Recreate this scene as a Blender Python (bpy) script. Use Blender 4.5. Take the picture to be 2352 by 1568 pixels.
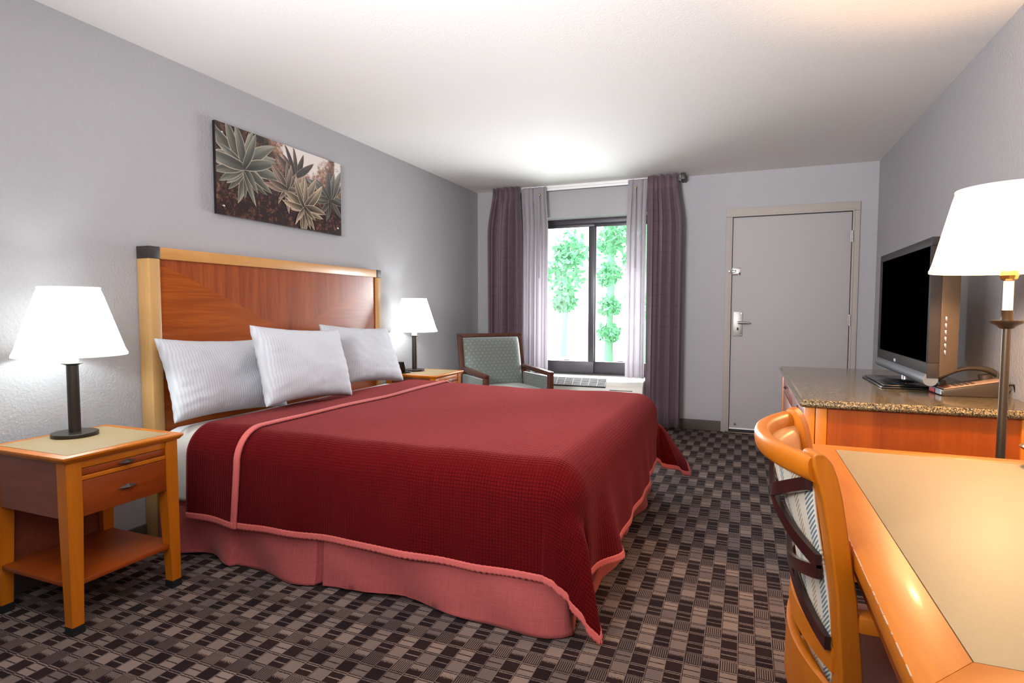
import bpy, bmesh, math, random
from mathutils import Vector, Matrix, noise
PI = math.pi
R = math.radians
for o in list(bpy.data.objects):
    bpy.data.objects.remove(o)
SC = bpy.context.scene
COL = SC.collection

# ------------------------------------------------------------------ camera
F_PX, YAW, PITCH, ROLL = 1330.0, 0.3806, 0.0562, 0.0010
CAM_LOC = Vector((2.749, -5.851, 1.1702))
cam = bpy.data.cameras.new('camera')
cam.sensor_width = 36.0
cam.lens = 36.0 * F_PX / 2352.0
cam.clip_start = 0.02
cam.clip_end = 300
camo = bpy.data.objects.new('camera', cam)
COL.objects.link(camo)
fw = Vector((-math.sin(YAW) * math.cos(PITCH), math.cos(YAW) * math.cos(PITCH), -math.sin(PITCH)))
r0 = fw.cross(Vector((0, 0, 1))).normalized()
u0 = r0.cross(fw)
rr = r0 * math.cos(ROLL) + u0 * math.sin(ROLL)
uu = -r0 * math.sin(ROLL) + u0 * math.cos(ROLL)
camo.matrix_world = Matrix(((rr.x, uu.x, -fw.x, CAM_LOC.x), (rr.y, uu.y, -fw.y, CAM_LOC.y),
                            (rr.z, uu.z, -fw.z, CAM_LOC.z), (0, 0, 0, 1)))
SC.camera = camo

# ------------------------------------------------------------------ world, exposure
SC.view_settings.view_transform = 'Standard'
SC.view_settings.look = 'None'
SC.view_settings.exposure = 1.08
SC.view_settings.gamma = 1.0
SC.view_settings.use_curve_mapping = False
SC.cycles.max_bounces = 10
SC.cycles.diffuse_bounces = 6
SC.cycles.transparent_max_bounces = 16
SC.cycles.sample_clamp_indirect = 6.0
SC.cycles.caustics_reflective = False
SC.cycles.caustics_refractive = False
W = bpy.data.worlds.new('sky')
SC.world = W
W.use_nodes = True
wn = W.node_tree.nodes
wn['Background'].inputs[0].default_value = (0.93, 0.97, 1.0, 1)
wn['Background'].inputs[1].default_value = 3.0


def light(name, kind, loc, energy, color, size=0.1, sy=None, aim=None):
    l = bpy.data.lights.new(name, kind)
    l.energy = energy
    l.color = color
    if kind == 'AREA':
        l.shape = 'RECTANGLE'
        l.size = size
        l.size_y = sy or size
    elif kind != 'SUN':
        l.shadow_soft_size = size
    o = bpy.data.objects.new(name, l)
    COL.objects.link(o)
    o.location = loc
    if aim is not None:
        o.rotation_euler = (Vector(aim) - Vector(loc)).to_track_quat('-Z', 'Y').to_euler()
    return o


light('added_fill_up', 'AREA', (2.85, -6.05, 1.25), 34, (0.93, 0.96, 1.0), 1.9, 1.1, (2.75, -5.75, 2.44))  # added fill behind the camera, aimed at the ceiling; no fitting there
far = light('added_fill_far', 'AREA', (1.5, -6.3, 1.8), 34, (0.97, 0.97, 1.0), 0.9, 0.5, (2.5, -1.3, 2.5))  # added fill for the far wall and ceiling, not a room lamp
far.data.spread = R(95)
light('added_fill_high', 'AREA', (1.9, -6.4, 2.38), 6, (0.95, 0.97, 1.0), 1.2, 0.8, (1.9, -4.4, 0.4))  # weak extra fill from above, stands for no real ceiling fixture
wdl = light('added_window_fill', 'AREA', (1.25, 0.50, 1.05), 50, (0.93, 0.97, 1.0), 1.2, 1.0, (1.35, -3.0, 0.95))  # fill light added outside the window to boost the sky

wdl.data.spread = R(120)

# ------------------------------------------------------------------ node helpers
def lin(c):
    c = c / 255.0
    return c / 12.92 if c <= 0.04045 else ((c + 0.055) / 1.055) ** 2.4


def C3(r, g, b):
    return (lin(r), lin(g), lin(b), 1.0)


class X:
    """a float socket (or number) with arithmetic"""
    T = None

    def __init__(s, v):
        s.v = v

    @staticmethod
    def m(op, *a):
        n = X.T.nodes.new('ShaderNodeMath')
        n.operation = op
        for i, q in enumerate(a):
            q = q.v if isinstance(q, X) else q
            if isinstance(q, (int, float)):
                n.inputs[i].default_value = q
            else:
                X.T.links.new(q, n.inputs[i])
        return X(n.outputs[0])

    def __add__(s, o): return X.m('ADD', s, o)
    __radd__ = __add__
    def __sub__(s, o): return X.m('SUBTRACT', s, o)
    def __rsub__(s, o): return X.m('SUBTRACT', o, s)
    def __mul__(s, o): return X.m('MULTIPLY', s, o)
    __rmul__ = __mul__
    def __truediv__(s, o): return X.m('DIVIDE', s, o)
    def gt(s, o): return X.m('GREATER_THAN', s, o)
    def lt(s, o): return X.m('LESS_THAN', s, o)
    def fract(s): return X.m('FRACT', s)
    def floor(s): return X.m('FLOOR', s)
    def sin(s): return X.m('SINE', s)
    def abs(s): return X.m('ABSOLUTE', s)
    def mod(s, o): return X.m('FLOORED_MODULO', s, o)
    def pow(s, o): return X.m('POWER', s, o)
    def clamp(s): return X.m('MINIMUM', X.m('MAXIMUM', s, 0.0), 1.0)
    def min(s, o): return X.m('MINIMUM', s, o)
    def max(s, o): return X.m('MAXIMUM', s, o)
    def between(s, a, b): return s.gt(a) * s.lt(b)


def mat(name, rough=0.5, color=None, metallic=0.0, spec=0.5, coat=0.0, sheen=0.0):
    m = bpy.data.materials.new(name)
    m.use_nodes = True
    X.T = m.node_tree
    b = m.node_tree.nodes['Principled BSDF']
    b.inputs['Roughness'].default_value = rough
    b.inputs['Metallic'].default_value = metallic
    b.inputs['Specular IOR Level'].default_value = spec
    b.inputs['Coat Weight'].default_value = coat
    b.inputs['Coat Roughness'].default_value = 0.12
    b.inputs['Sheen Weight'].default_value = sheen
    if color:
        b.inputs['Base Color'].default_value = color
    return m, b


def link(a, b):
    X.T.links.new(a.v if isinstance(a, X) else a, b)


def coords(kind='Object'):
    n = X.T.nodes.new('ShaderNodeTexCoord')
    s = X.T.nodes.new('ShaderNodeSeparateXYZ')
    X.T.links.new(n.outputs[kind], s.inputs[0])
    return n.outputs[kind], X(s.outputs[0]), X(s.outputs[1]), X(s.outputs[2])


def comb(x, y, z):
    n = X.T.nodes.new('ShaderNodeCombineXYZ')
    for i, q in enumerate((x, y, z)):
        if isinstance(q, X):
            X.T.links.new(q.v, n.inputs[i])
        else:
            n.inputs[i].default_value = q
    return n.outputs[0]


def tnoise(vec, scale, detail=3, rough=0.5, dist=0.0):
    n = X.T.nodes.new('ShaderNodeTexNoise')
    X.T.links.new(vec, n.inputs['Vector'])
    n.inputs['Scale'].default_value = scale
    n.inputs['Detail'].default_value = detail
    n.inputs['Roughness'].default_value = rough
    n.inputs['Distortion'].default_value = dist
    return X(n.outputs['Fac'])


def ramp(f, stops):
    n = X.T.nodes.new('ShaderNodeValToRGB')
    link(f, n.inputs[0])
    e = n.color_ramp.elements
    while len(e) < len(stops):
        e.new(0.5)
    for q, (p, c) in zip(e, stops):
        q.position = p
        q.color = c
    return n.outputs[0]


def mixc(f, a, b):
    n = X.T.nodes.new('ShaderNodeMix')
    n.data_type = 'RGBA'
    for i, q in ((0, f), (6, a), (7, b)):
        if isinstance(q, X):
            X.T.links.new(q.v, n.inputs[i])
        elif isinstance(q, (tuple, float, int)):
            n.inputs[i].default_value = q
        else:
            X.T.links.new(q, n.inputs[i])
    return n.outputs[2]


def bump(b, h, strength=0.3, dist=0.01):
    n = X.T.nodes.new('ShaderNodeBump')
    n.inputs['Strength'].default_value = strength
    n.inputs['Distance'].default_value = dist
    link(h, n.inputs['Height'])
    X.T.links.new(n.outputs[0], b.inputs['Normal'])


M = {}


def plain(name, c, rough=0.5, **k):
    M[name], _ = mat(name, rough, C3(*c), **k)


def wood(name, dark, light_, axis='z', rough=0.42, scale=1.0, coat=0.06, board=0.0):
    m, b = mat(name, rough, coat=coat, spec=0.4)
    v, x, y, z = coords()
    s = {'x': (1.2, 14, 14), 'y': (14, 1.2, 14), 'z': (14, 14, 1.2)}[axis]
    vec = comb(x * s[0], y * s[1], z * s[2])
    n1 = tnoise(vec, 1.0 * scale, 5, 0.6, 0.6)
    vec2 = comb(x * s[0] * 6, y * s[1] * 6, z * s[2] * 2)
    n2 = tnoise(vec2, 1.6, 3)
    f = n1 * 0.75 + n2 * 0.25
    if board:
        a = {'x': z, 'y': x, 'z': x + y}[axis]
        bd = (a / board).floor()
        f = f * 0.75 + (bd * 12.9898).sin().abs() * 0.25
    mid = tuple((lin(p) * 0.5 + lin(q) * 0.5) for p, q in zip(dark, light_)) + (1,)
    link(ramp(f, [(0.25, C3(*dark)), (0.5, mid), (0.72, C3(*light_))]), b.inputs['Base Color'])
    bump(b, n2, 0.04, 0.002)
    M[name] = m


def build_materials():
    m, b = mat('wall_paint', 0.75, spec=0.25)
    v, x, y, z = coords()
    n = tnoise(v, 75, 3, 0.6)
    link(mixc(tnoise(v, 1.3, 2), C3(162, 160, 162), C3(167, 164, 166)), b.inputs['Base Color'])
    bump(b, n, 0.6, 0.006)
    M['wall'] = m
    m, b = mat('ceiling_paint', 0.85, C3(232, 229, 226), spec=0.2)
    v, x, y, z = coords()
    bump(b, tnoise(v, 110, 2), 0.25, 0.003)
    M['ceiling'] = m
    # carpet: columns of six-block repeats, neighbouring columns shifted half a repeat
    m, b = mat('carpet', 0.95, spec=0.03, sheen=0.03)
    v, x, y, z = coords()
    wob = tnoise(v, 260, 2, 0.7) - 0.5
    u = (x - 2.752) / 0.0553
    colid = u.floor()
    fu = u.fract()
    vv = ((-3.513) - y) / 0.397 + colid.mod(2.0) * 0.5
    rep = vv.floor()
    s6 = vv.fract() * 6.0
    k = s6.floor()
    f = s6.fract() + wob * 0.12
    is_h = k.between(1.5, 2.5)
    is_ls = k.between(2.5, 3.5)
    is_l = k.between(3.5, 4.5)
    is_f = k.between(4.5, 5.5)
    is_ds = k.between(0.5, 1.5)
    base = (is_ls + is_l + is_f * (f + wob * 0.7).lt(0.55) + is_h * (fu * 50.3).sin().gt(0.0) * 0.85).clamp()
    pair = (f.between(-0.01, 0.055) + f.between(0.13, 0.19)).clamp()
    pair = (pair + (is_ls + is_ds) * f.between(0.56, 0.63)).clamp()
    lightf = base + pair - 2.0 * base * pair
    cl = fu.lt(0.05)
    cd = fu.between(0.05, 0.085)
    lightf = (lightf * (1.0 - cl) * (1.0 - cd) + cl * 0.85).clamp()
    wn_ = X.T.nodes.new('ShaderNodeTexWhiteNoise')
    X.T.links.new(comb(colid, rep, k), wn_.inputs[0])
    rnd = X(wn_.outputs['Value'])
    lightc = mixc(rnd, C3(102, 89, 86), C3(140, 122, 112))
    darkc = mixc(rnd, C3(28, 16, 18), C3(42, 26, 26))
    fib = tnoise(v, 700, 2)
    cc = mixc(lightf, darkc, lightc)
    link(mixc(fib * 0.2, cc, C3(60, 50, 50)), b.inputs['Base Color'])
    bump(b, fib + lightf * 0.3, 0.5, 0.004)
    M['carpet'] = m

    wood('honey_z', (170, 88, 6), (196, 112, 14), 'z')
    wood('honey_y', (172, 88, 6), (206, 118, 16), 'y')
    wood('honey_x', (172, 88, 6), (200, 114, 16), 'x')
    wood('maple_z', (172, 128, 76), (200, 156, 100), 'z', coat=0.15)
    wood('maple_y', (176, 122, 62), (202, 148, 84), 'y', coat=0.15)
    wood('cherry_z', (116, 44, 2), (160, 72, 8), 'z', board=0.11)
    wood('cherry_y', (116, 44, 8), (156, 70, 16), 'y')
    wood('cherry_x', (100, 50, 34), (136, 72, 48), 'x')
    wood('walnut', (58, 30, 20), (88, 48, 32), 'z', rough=0.35, coat=0.2)
    wood('walnut_dark', (34, 18, 18), (52, 28, 26), 'z', rough=0.3, coat=0.3)

    # headboard veneer: four triangular leaves of grain meeting in the middle
    m, b = mat('headboard_veneer', 0.25, coat=0.12, spec=0.35)
    v, x, y, z = coords()
    ay = (y - 0.0).abs() / 0.93
    top = ((z - 1.02) / 0.4).max(-1.0)
    sel = top.gt(ay - 0.02)
    horiz = tnoise(comb(x, y * 1.3, z * 22), 1.0, 5, 0.6, 0.5) * 0.7 + tnoise(comb(x, y * 5, z * 120), 1.0, 3) * 0.3
    vert = tnoise(comb(x, y * 22, z * 1.3), 1.0, 5, 0.6, 0.5) * 0.7 + tnoise(comb(x, y * 120, z * 5), 1.0, 3) * 0.3
    ca = ramp(horiz, [(0.25, C3(122, 52, 8)), (0.5, C3(148, 68, 14)), (0.75, C3(176, 90, 24))])
    cb = ramp(vert, [(0.25, C3(110, 44, 14)), (0.5, C3(142, 66, 26)), (0.75, C3(164, 84, 38))])
    link(mixc(sel, ca, cb), b.inputs['Base Color'])
    M['veneer'] = m

    m, b = mat('beige_laminate', 0.5, spec=0.3)
    v, x, y, z = coords()
    n = tnoise(comb(x * 60, y * 400, z), 1.0, 2) * 0.5 + tnoise(comb(x * 400, y * 60, z), 1.0, 2) * 0.5
    link(mixc(n, C3(146, 124, 92), C3(162, 140, 104)), b.inputs['Base Color'])
    M['laminate'] = m

    m, b = mat('granite', 0.12, spec=0.45, coat=0.0)
    v, x, y, z = coords()
    vo = X.T.nodes.new('ShaderNodeTexVoronoi')
    X.T.links.new(v, vo.inputs['Vector'])
    vo.inputs['Scale'].default_value = 260
    wnz = X.T.nodes.new('ShaderNodeTexWhiteNoise')
    X.T.links.new(vo.outputs['Color'], wnz.inputs[0])
    g = X(wnz.outputs['Value']) * 0.6 + tnoise(v, 60, 4, 0.7) * 0.4
    link(ramp(g, [(0.2, C3(26, 24, 18)), (0.42, C3(76, 66, 46)), (0.6, C3(120, 103, 72)), (0.85, C3(160, 140, 104))]),
         b.inputs['Base Color'])
    M['granite'] = m

    # quilt: satin with fine stitched grid
    def quilted(name, c1, c2, px=0.0125, py=0.0125):
        m, b = mat(name, 0.62, spec=0.0, sheen=0.35)
        b.inputs['Specular Tint'].default_value = (1.0, 0.22, 0.2, 1)
        b.inputs['Sheen Roughness'].default_value = 0.35
        b.inputs['Sheen Tint'].default_value = (1.0, 0.25, 0.25, 1)
        v, x, y, z = coords('UV')
        a = (x / px).fract() - 0.5
        c = (y / py).fract() - 0.5
        la = (0.5 - a.abs()).min(0.22) / 0.22
        lc = (0.5 - c.abs()).min(0.22) / 0.22
        nz = tnoise(comb(x * 30, y * 6, 0.0), 1.0, 3)
        h = la.pow(0.5) * 0.5 + lc.pow(0.5) * 0.6 + nz * 0.6
        link(mixc((la * lc * 0.7 + nz * 0.4).clamp(), C3(*c1), C3(*c2)), b.inputs['Base Color'])
        bump(b, h, 0.75, 0.0035)
        M[name] = m
    quilted('quilt', (54, 6, 8), (90, 15, 17))

    def cloth(name, c1, c2, rough=0.85, sc=900, st=0.25, sheen=0.1, trans=0.0):
        m, b = mat(name, rough, spec=0.2, sheen=sheen)
        v, x, y, z = coords('UV')
        w = (x * sc).sin() * 0.25 + (y * sc).sin() * 0.25 + 0.5
        n = tnoise(comb(x * 300, y * 12, 0.0), 1.0, 2) * 0.5 + tnoise(comb(x * 12, y * 300, 0.0), 1.0, 2) * 0.5
        link(mixc((n * 1.3 - 0.15).clamp(), C3(*c1), C3(*c2)), b.inputs['Base Color'])
        bump(b, w + n, st, 0.001)
        M[name] = m
    cloth('skirt', (144, 62, 62), (188, 96, 92))
    cloth('trim', (186, 82, 78), (208, 106, 100), st=0.4)
    cloth('flat_sheet', (190, 183, 176), (205, 198, 192))
    cloth('sheet_white', (224, 226, 230), (236, 238, 240))

    m, b = mat('pillowcase', 0.8, spec=0.2, sheen=0.1)
    v, x, y, z = coords('UV')
    st = (x * 2 * PI / 0.014).sin()
    n = tnoise(comb(x * 9, y * 9, 0.0), 1.0, 4, 0.6)
    link(mixc((st * 0.5 + 0.5), C3(184, 186, 192), C3(198, 200, 206)), b.inputs['Base Color'])
    bump(b, st * 0.12 + n * 1.5, 0.35, 0.006)
    M['pillowcase'] = m

    # drape: dark plum with faint woven bars
    m, b = mat('drape', 0.6, spec=0.3, sheen=0.25)
    v, x, y, z = coords('UV')
    row = (y / 0.1).fract()
    colx = (x / 0.07 + (y / 0.1).floor() * 0.5).fract()
    d = (row.lt(0.10) * (tnoise(comb(x * 18, y * 3, 2.0), 1.0, 2).gt(0.42))).clamp()
    n = tnoise(comb(x * 200, y * 40, 0.0), 1.0, 2)
    link(mixc(d * 0.22 + n * 0.35, C3(100, 78, 86), C3(46, 33, 40)), b.inputs['Base Color'])
    M['drape'] = m

    # sheer
    m = bpy.data.materials.new('sheer')
    m.use_nodes = True
    X.T = m.node_tree
    nt = m.node_tree
    nt.nodes.clear()
    out = nt.nodes.new('ShaderNodeOutputMaterial')
    tr = nt.nodes.new('ShaderNodeBsdfTransparent')
    df = nt.nodes.new('ShaderNodeBsdfDiffuse')
    df.inputs[0].default_value = C3(196, 190, 194)
    tl = nt.nodes.new('ShaderNodeBsdfTranslucent')
    tl.inputs[0].default_value = C3(160, 154, 160)
    a1 = nt.nodes.new('ShaderNodeMixShader')
    a1.inputs[0].default_value = 0.45
    nt.links.new(df.outputs[0], a1.inputs[1])
    nt.links.new(tl.outputs[0], a1.inputs[2])
    a2 = nt.nodes.new('ShaderNodeMixShader')
    a2.inputs[0].default_value = 0.86
    nt.links.new(tr.outputs[0], a2.inputs[1])
    nt.links.new(a1.outputs[0], a2.inputs[2])
    nt.links.new(a2.outputs[0], out.inputs[0])
    M['sheer'] = m

    # green-grey armchair weave with pale dots
    m, b = mat('sage_fabric', 0.7, spec=0.25, sheen=0.3)
    v, x, y, z = coords('UV')
    ux = x / 0.042
    uy = y / 0.030
    ux2 = (ux + uy.floor().mod(2.0) * 0.5).fract() - 0.5
    uy2 = uy.fract() - 0.5
    dd = (ux2 * ux2 * 2.0 + uy2 * uy2).lt(0.03)
    link(mixc(dd * 0.6, C3(104, 110, 104), C3(158, 164, 150)), b.inputs['Base Color'])
    bump(b, tnoise(v, 300, 2), 0.15, 0.002)
    M['sage'] = m

    # plaid back of the desk chair
    m, b = mat('plaid_fabric', 0.85, spec=0.15)
    v, x, y, z = coords('UV')
    dg = ((x + y) / 0.009).fract().lt(0.5)
    b1 = (x / 0.12).fract()
    b2 = (y / 0.14).fract()
    teal = b1.between(0.05, 0.28)
    tan_ = b1.between(0.5, 0.68).max(b2.between(0.1, 0.3))
    c = mixc(tan_ * dg, C3(214, 206, 188), C3(170, 150, 118))
    c = mixc(teal * dg, c, C3(96, 122, 134))
    link(c, b.inputs['Base Color'])
    M['plaid'] = m

    plain('mauve_vinyl', (176, 128, 118), 0.4)
    plain('tan_vinyl', (206, 142, 86), 0.3)
    plain('bronze', (62, 54, 50), 0.35, metallic=0.6)
    plain('bronze_warm', (84, 70, 54), 0.32, metallic=0.6)
    plain('black_plastic', (14, 14, 15), 0.25)
    plain('black_matte', (12, 12, 12), 0.6)
    plain('rubber', (10, 10, 10), 0.8)
    plain('bezel', (50, 45, 44), 0.55, spec=0.05)
    plain('casing', (74, 62, 50), 0.3)
    plain('grey_bar', (96, 102, 108), 0.4)
    plain('screen', (1, 1, 2), 0.25, spec=0.0)
    plain('chrome', (215, 215, 218), 0.15, metallic=1.0)
    plain('nickel', (165, 160, 155), 0.48, metallic=0.9)
    plain('pewter', (110, 106, 108), 0.3, metallic=0.9)
    plain('door_paint', (168, 162, 161), 0.65, spec=0.3)
    plain('trim_paint', (166, 156, 149), 0.6, spec=0.3)
    plain('ivory', (222, 220, 210), 0.4)
    plain('white_gloss', (238, 238, 238), 0.3)
    plain('white_plastic', (232, 232, 230), 0.45)
    plain('grille_dark', (52, 54, 60), 0.5)
    plain('baseboard', (78, 68, 60), 0.55)
    plain('window_frame', (58, 54, 60), 0.4)
    plain('cap_dark', (48, 40, 36), 0.5)
    plain('taupe_plastic', (188, 150, 122), 0.4)
    plain('phone_body', (62, 52, 42), 0.35)
    plain('red_label', (186, 40, 48), 0.5)
    plain('blue_label', (176, 186, 204), 0.5)
    plain('brass', (190, 150, 84), 0.2, metallic=0.9)
    plain('silver_print', (190, 188, 205), 0.4)
    plain('lamp_white', (240, 238, 232), 0.5)
    plain('dish_glass', (200, 208, 204), 0.25)
    plain('concrete', (150, 158, 150), 0.9)
    plain('lawn', (160, 178, 162), 0.95)
    plain('bark', (130, 190, 150), 0.95)

    m, b = mat('clear_glass', 0.0)
    b.inputs['Transmission Weight'].default_value = 1.0
    b.inputs['Base Color'].default_value = (1, 0.93, 0.8, 1)
    M['crystal'] = m

    m = bpy.data.materials.new('window_glass')
    m.use_nodes = True
    nt = m.node_tree
    nt.nodes.clear()
    out = nt.nodes.new('ShaderNodeOutputMaterial')
    tr = nt.nodes.new('ShaderNodeBsdfTransparent')
    gl = nt.nodes.new('ShaderNodeBsdfGlossy')
    gl.inputs['Roughness'].default_value = 0.02
    mx = nt.nodes.new('ShaderNodeMixShader')
    mx.inputs[0].default_value = 0.05
    nt.links.new(tr.outputs[0], mx.inputs[1])
    nt.links.new(gl.outputs[0], mx.inputs[2])
    nt.links.new(mx.outputs[0], out.inputs[0])
    M['glass'] = m

    def foliage(name, c1, c2):
        m, b = mat(name, 0.9, spec=0.1)
        v, x, y, z = coords()
        link(mixc(tnoise(v, 6, 4, 0.7), C3(*c1), C3(*c2)), b.inputs['Base Color'])
        M[name] = m
    foliage('leaf_a', (70, 140, 92), (140, 205, 160))
    foliage('leaf_b', (40, 120, 70), (110, 190, 130))

    def shade(name, col, em, emc, tf=0.5):
        m = bpy.data.materials.new(name)
        m.use_nodes = True
        nt = m.node_tree
        nt.nodes.clear()
        out = nt.nodes.new('ShaderNodeOutputMaterial')
        df = nt.nodes.new('ShaderNodeBsdfDiffuse')
        df.inputs[0].default_value = col
        tl = nt.nodes.new('ShaderNodeBsdfTranslucent')
        tl.inputs[0].default_value = col
        mx = nt.nodes.new('ShaderNodeMixShader')
        mx.inputs[0].default_value = tf
        e = nt.nodes.new('ShaderNodeEmission')
        e.inputs[0].default_value = emc
        e.inputs[1].default_value = em
        ad = nt.nodes.new('ShaderNodeAddShader')
        nt.links.new(df.outputs[0], mx.inputs[1])
        nt.links.new(tl.outputs[0], mx.inputs[2])
        nt.links.new(mx.outputs[0], ad.inputs[0])
        nt.links.new(e.outputs[0], ad.inputs[1])
        nt.links.new(ad.outputs[0], out.inputs[0])
        M[name] = m
    shade('shade_cool', (0.82, 0.82, 0.80, 1), 0.45, (0.95, 1.0, 0.98, 1))
    shade('shade_warm', (0.80, 0.76, 0.70, 1), 0.05, (1.0, 0.80, 0.58, 1), 0.28)

    def emit(name, c, s):
        m = bpy.data.materials.new(name)
        m.use_nodes = True
        nt = m.node_tree
        nt.nodes.clear()
        out = nt.nodes.new('ShaderNodeOutputMaterial')
        e = nt.nodes.new('ShaderNodeEmission')
        e.inputs[0].default_value = c
        e.inputs[1].default_value = s
        tr = nt.nodes.new('ShaderNodeBsdfTransparent')
        ad = nt.nodes.new('ShaderNodeAddShader')
        nt.links.new(e.outputs[0], ad.inputs[0])
        nt.links.new(tr.outputs[0], ad.inputs[1])
        nt.links.new(ad.outputs[0], out.inputs[0])
        M[name] = m
    emit('bulb_cool', (0.9, 1.0, 0.97, 1), 6.0)
    emit('bulb_warm', (1.0, 0.72, 0.4, 1), 6.0)

    # printed picture: colour comes from the print's own colour layer
    m, b = mat('art_print', 0.2, spec=0.5, coat=0.2)
    at = X.T.nodes.new('ShaderNodeAttribute')
    at.attribute_name = 'print'
    link(at.outputs['Color'], b.inputs['Base Color'])
    M['print'] = m
    m, b = mat('art_background', 0.2, spec=0.5, coat=0.2)
    v, x, y, z = coords()
    n1 = tnoise(comb(y * 1.0, z * 1.0, 0.0), 9, 6, 0.75)
    n2 = tnoise(comb(y * 1.0, z * 1.0, 3.0), 38, 4, 0.8)
    # pale sky shows in the upper middle and right
    skym = (1.0 - ((y - 0.16).abs() / 0.34).clamp()) * ((z - 0.0) / 0.24).clamp()
    skym2 = (1.0 - ((y - 0.50).abs() / 0.05).clamp()) * ((z + 0.02) / 0.15).clamp()
    f = ((skym * 1.5).max(skym2 * 1.5) + (n1 - 0.5) * 1.4 + (n2 - 0.5) * 1.2)
    link(ramp(f, [(0.0, C3(40, 24, 24)), (0.18, C3(92, 60, 46)), (0.42, C3(150, 112, 92)), (0.68, C3(214, 204, 196))]),
         b.inputs['Base Color'])
    M['art_bg'] = m


build_materials()


# ------------------------------------------------------------------ mesh builder
class MB:
    def __init__(s):
        s.bm = bmesh.new()
        s.uv = s.bm.loops.layers.uv.new('UVMap')

    def _add(s, vs, fs, bev=0.0, seg=2, uvs=None, mtx=None):
        t = bmesh.new()
        tu = t.loops.layers.uv.new('UVMap')
        bv = [t.verts.new(mtx @ Vector(v) if mtx else v) for v in vs]
        for f in fs:
            try:
                fc = t.faces.new([bv[i] for i in f])
            except ValueError:
                continue
            if uvs:
                for lp, i in zip(fc.loops, f):
                    lp[tu].uv = uvs[i]
        if bev > 0:
            bmesh.ops.bevel(t, geom=t.edges[:], offset=bev, segments=seg, affect='EDGES', profile=0.5)
        if not uvs:
            t.normal_update()
            for fc in t.faces:
                n = fc.normal
                a = max(range(3), key=lambda i: abs(n[i]))
                for lp in fc.loops:
                    c = lp.vert.co
                    lp[tu].uv = ((c.y, c.z), (c.x, c.z), (c.x, c.y))[a]
        me = bpy.data.meshes.new('tmp')
        t.to_mesh(me)
        t.free()
        s.bm.from_mesh(me)
        bpy.data.meshes.remove(me)
        return s

    def box(s, x0, x1, y0, y1, z0, z1, bev=0.0, seg=2, mtx=None):
        vs = [(x0, y0, z0), (x1, y0, z0), (x1, y1, z0), (x0, y1, z0), (x0, y0, z1), (x1, y0, z1), (x1, y1, z1), (x0, y1, z1)]
        return s.hexa(vs, bev, seg, mtx)

    def hexa(s, vs, bev=0.0, seg=2, mtx=None):
        fs = [(0, 3, 2, 1), (4, 5, 6, 7), (0, 1, 5, 4), (1, 2, 6, 5), (2, 3, 7, 6), (3, 0, 4, 7)]
        return s._add(vs, fs, bev, seg, None, mtx)

    def prism(s, pts, z0, z1, bev=0.0, axis='z', mtx=None):
        """polygon pts extruded along axis"""
        n = len(pts)
        if axis == 'z':
            vs = [(a, b, z0) for a, b in pts] + [(a, b, z1) for a, b in pts]
        elif axis == 'x':
            vs = [(z0, a, b) for a, b in pts] + [(z1, a, b) for a, b in pts]
        else:
            vs = [(a, z0, b) for a, b in pts] + [(a, z1, b) for a, b in pts]
        fs = [tuple(range(n))[::-1], tuple(range(n, 2 * n))] + [(i, (i + 1) % n, n + (i + 1) % n, n + i) for i in range(n)]
        return s._add(vs, fs, bev, 2, None, mtx)

    def lathe(s, prof, c=(0, 0, 0), seg=40, cap=True, mtx=None):
        vs, fs, uv = [], [], []
        m = len(prof)
        for j, (r, z) in enumerate(prof):
            for i in range(seg):
                a = 2 * PI * i / seg
                vs.append((c[0] + r * math.cos(a), c[1] + r * math.sin(a), c[2] + z))
                uv.append((i / seg, z))
        for j in range(m - 1):
            for i in range(seg):
                k = (i + 1) % seg
                fs.append((j * seg + i, j * seg + k, (j + 1) * seg + k, (j + 1) * seg + i))
        if cap:
            fs.append(tuple(range(seg))[::-1])
            fs.append(tuple(range((m - 1) * seg, m * seg)))
        return s._add(vs, fs, 0, 1, uv, mtx)

    def tube(s, pts, r, seg=10, cap=True):
        rings = []
        pts = [Vector(p) for p in pts]
        up = Vector((0, 0, 1))
        for i, p in enumerate(pts):
            d = (pts[min(i + 1, len(pts) - 1)] - pts[max(i - 1, 0)]).normalized()
            a = d.cross(up)
            if a.length < 1e-3:
                a = d.cross(Vector((1, 0, 0)))
            a.normalize()
            b = a.cross(d)
            rad = r[i] if isinstance(r, (list, tuple)) else r
            rings.append([p + a * rad * math.cos(2 * PI * k / seg) + b * rad * math.sin(2 * PI * k / seg) for k in range(seg)])
        return s.loft(rings, cap)

    def loft(s, rings, cap=True, closed=True):
        n = len(rings[0])
        vs = [tuple(v) for rg in rings for v in rg]
        uv = []
        for j, rg in enumerate(rings):
            acc = 0
            for k in range(n):
                uv.append((k / n, j / len(rings)))
        fs = []
        for j in range(len(rings) - 1):
            for k in range(n if closed else n - 1):
                q = (k + 1) % n
                fs.append((j * n + k, j * n + q, (j + 1) * n + q, (j + 1) * n + k))
        if cap:
            fs.append(tuple(range(n))[::-1])
            fs.append(tuple(range((len(rings) - 1) * n, len(rings) * n)))
        return s._add(vs, fs, 0, 1, uv)

    def grid(s, fn, us, ws):
        """fn(u,w) -> (point, uv)"""
        vs, uv = [], []
        for u in us:
            for w in ws:
                p, t = fn(u, w)
                vs.append(tuple(p))
                uv.append(t)
        n = len(ws)
        fs = [(i * n + j, (i + 1) * n + j, (i + 1) * n + j + 1, i * n + j + 1) for i in range(len(us) - 1) for j in range(n - 1)]
        return s._add(vs, fs, 0, 1, uv)

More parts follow.
